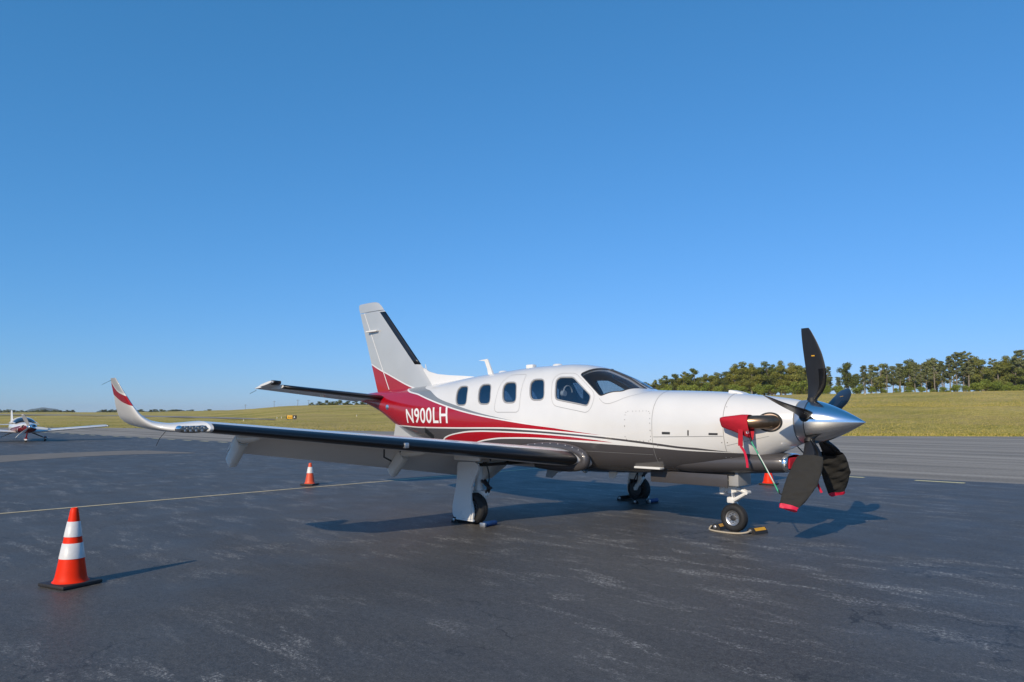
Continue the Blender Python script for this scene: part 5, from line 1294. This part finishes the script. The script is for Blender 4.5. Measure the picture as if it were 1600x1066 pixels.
# bubble canopy with frame
rings = []
for u in np.linspace(0, 1, 22):
    s = -.35-2.1*u; zb_ = float(fi[1](-s))-.10; hgt = .36*math.sin(math.pi*min(1, u*.92+.05)**.75)**.8; w_ = float(fi[0](-s))*.93
    rings.append([(s, w_*math.cos(a)*(.55+.45*math.cos(a)**2 if False else 1)*(1-.12*math.sin(a)), zb_+hgt*math.sin(a)) for a in np.linspace(0, math.pi, 19)])
V, Fc = loft(rings, False, False, False)
mk('canopy', V, Fc, M['lcanopy'] if 'lcanopy' in M else M.setdefault('lcanopy', pm('dark_canopy', (.02, .026, .034), .06, coat=.6)), lp)
cf = []
def cfr(ui, w_=.035):
    r0 = rings[ui]; return tube([(x, y*1.012, z+.008) for x, y, z in r0], w_, 6)
mb = MB(); mb.add(*cfr(9, .05)); mb.add(*tube([(r_[0][0], r_[0][1]*1.01, r_[0][2]+.02) for r_ in rings], .035, 6)); mb.add(*tube([(r_[-1][0], r_[-1][1]*1.01, r_[-1][2]+.02) for r_ in rings], .035, 6)); mb.add(*tube([(r_[9][0], r_[9][1], r_[9][2]+.004) for r_ in rings[:10]], .022, 6))
V2, F2 = loft([[(x, y*1.006, z*1.0+.012) for x, y, z in r_[5:14]] for r_ in rings[8:16]], False, False, False); mb.add(V2, F2)
mb.build('canopy_frame', M['white'], lp)
def lwing(pts, name, parent=lp, mat='white', t=.13, n=14):
    rings = [[(le-x*c, y, z+h*c) for x, h in airfoil(n, t)] for y, le, c, z in pts]; return mk(name, *loft(rings), M[mat], parent, True, 40)
for sg in (-1, 1):
    w_ = lwing([(sg*.30, -.55, 1.45, .62), (sg*2.0, -.58, 1.40, .79), (sg*3.95, -.62, 1.34, .965), (sg*4.10, -.72, 1.10, .985)], 'wing')
    mk('wing_tip_light', *lathe([(.001, .10), (.05, .08), (.06, -.06), (.001, -.1)], (-.75, sg*4.12, .985), 'x', 10, False), M['alu'], w_)
    mk('fuel_cap', *lathe([(.06, 0), (.05, .012), (.001, .012)], (-.95, sg*1.7, .86), 'z', 14, False), M['dark'], w_)
    lwing([(sg*.08, -4.45, .72, 1.08), (sg*1.35, -4.55, .56, 1.08)], 'tailplane', t=.09)
    # gear legs and wheel pants
    mk('main_gear_leg', *tube([(-1.35, sg*.40, .62), (-1.45, sg*.85, .36), (-1.5, sg*1.12, .20)], [.045, .038, .032], 8), M['white'] if sg < 0 else M['char'], lp)
    rings = [[(-1.5+x, sg*1.14+r_*math.cos(a), .17+zc+r_*1.25*math.sin(a)) for a in np.linspace(0, 2*math.pi, 14, endpoint=False)] for x, r_, zc in ((.33, .01, 0), (.28, .07, 0), (.15, .105, .01), (0, .11, .02), (-.2, .085, .03), (-.45, .03, .05), (-.5, .005, .05))]
    pt = mk('wheel_pant', *loft(rings), M['white'], lp); X = coords(pt); fattr(pt, 'q1', X[:, 2]-.20); fattr(pt, 'q2', np.full(len(X), -1.0)); pt.data.materials.clear(); pt.data.materials.append(M['lpaint'])
    mk('wheel', *lathe([(.05, -.05), (.15, -.05), (.165, -.02), (.165, .02), (.15, .05), (.05, .05)], (-1.5, sg*1.14, .162), 'y', 20), M['rubber'], lp)
rings = [[(le-x*c, h*c, z) for x, h in airfoil(14, .10, 1, 0)] for z, le, c in ((1.05, -4.25, 1.05), (1.5, -4.55, .80), (2.12, -4.95, .50))]
mk('fin', *loft(rings), M['white'], lp, True, 40)
mk('nose_gear_leg', *tube([(.25, 0, .66), (.05, 0, .28)], [.035, .03], 8), M['redpaint'], lp)
rings = [[(x, r_*math.cos(a), .16+zc+r_*1.25*math.sin(a)) for a in np.linspace(0, 2*math.pi, 14, endpoint=False)] for x, r_, zc in ((.30, .01, 0), (.25, .07, 0), (.12, .10, .01), (0, .105, .02), (-.2, .08, .03), (-.42, .02, .05))]
pt = mk('wheel_pant', *loft(rings), M['white'], lp); X = coords(pt); fattr(pt, 'q1', X[:, 2]-.19); fattr(pt, 'q2', np.full(len(X), -1.0)); pt.data.materials.clear(); pt.data.materials.append(M['lpaint'])
mk('wheel', *lathe([(.05, -.045), (.14, -.045), (.155, -.02), (.155, .02), (.14, .045), (.05, .045)], (0, 0, .152), 'y', 20), M['rubber'], lp)
for sg in (-1, 1): mk('cowl_inlet', *lathe([(.001, -.01), (.085, -.01), (.105, .0), (.105, -.12)], (.565, sg*.22, 1.03), 'x', 16, False), M['black'], lp)
psp = mk('spinner', *lathe([(.001, .30)]+[(.145*(1-(1-u)**2)**.6, .30-.30*u) for u in np.linspace(.05, 1, 10)], (.66, 0, 1.0), 'x', 24, False), M['chrome'], lp)
for k, a0 in enumerate((-22, 100, 218)):
    a = R(a0); rings = []                        # angle from up, positive to the airplane's left (right in the picture)
    for r_ in np.linspace(.10, .92, 12):
        u = (r_-.1)/.82; c_ = .06+.055*math.sin(math.pi*min(1, u*.9+.1)); b2 = R(62-40*u); ring = []
        rd_ = Vector((0, math.sin(a), math.cos(a))); tn = Vector((0, math.cos(a), -math.sin(a)))
        for q in np.linspace(0, 2*math.pi, 10, endpoint=False):
            cd_ = tn*math.cos(b2)+Vector((1, 0, 0))*math.sin(b2); nd = rd_.cross(cd_)
            ring.append(tuple(Vector((.74, 0, 1.0))+rd_*r_+cd_*c_*math.cos(q)+nd*.014*math.sin(q)))
        rings.append(ring)
    pb = mk('propeller_blade', *loft(rings), M['white_dull'] if k != 0 else M['grey'], psp)

# ------------------------------------------------------------------ haze
hz = mk('haze', *box(-7000, 7000, -7000, 7000, -8, 60), M['white'], smooth=False); hz['kind'] = 'stuff'
m = bpy.data.materials.new('air'); m.use_nodes = True; nt = m.node_tree; nt.nodes.clear()
o_ = nt.nodes.new('ShaderNodeOutputMaterial'); v_ = nt.nodes.new('ShaderNodeVolumePrincipled')
v_.inputs['Color'].default_value = (.80, .88, 1, 1); v_.inputs['Density'].default_value = .00008; v_.inputs['Anisotropy'].default_value = 0
nt.links.new(v_.outputs[0], o_.inputs['Volume']); hz.data.materials.clear(); hz.data.materials.append(m)
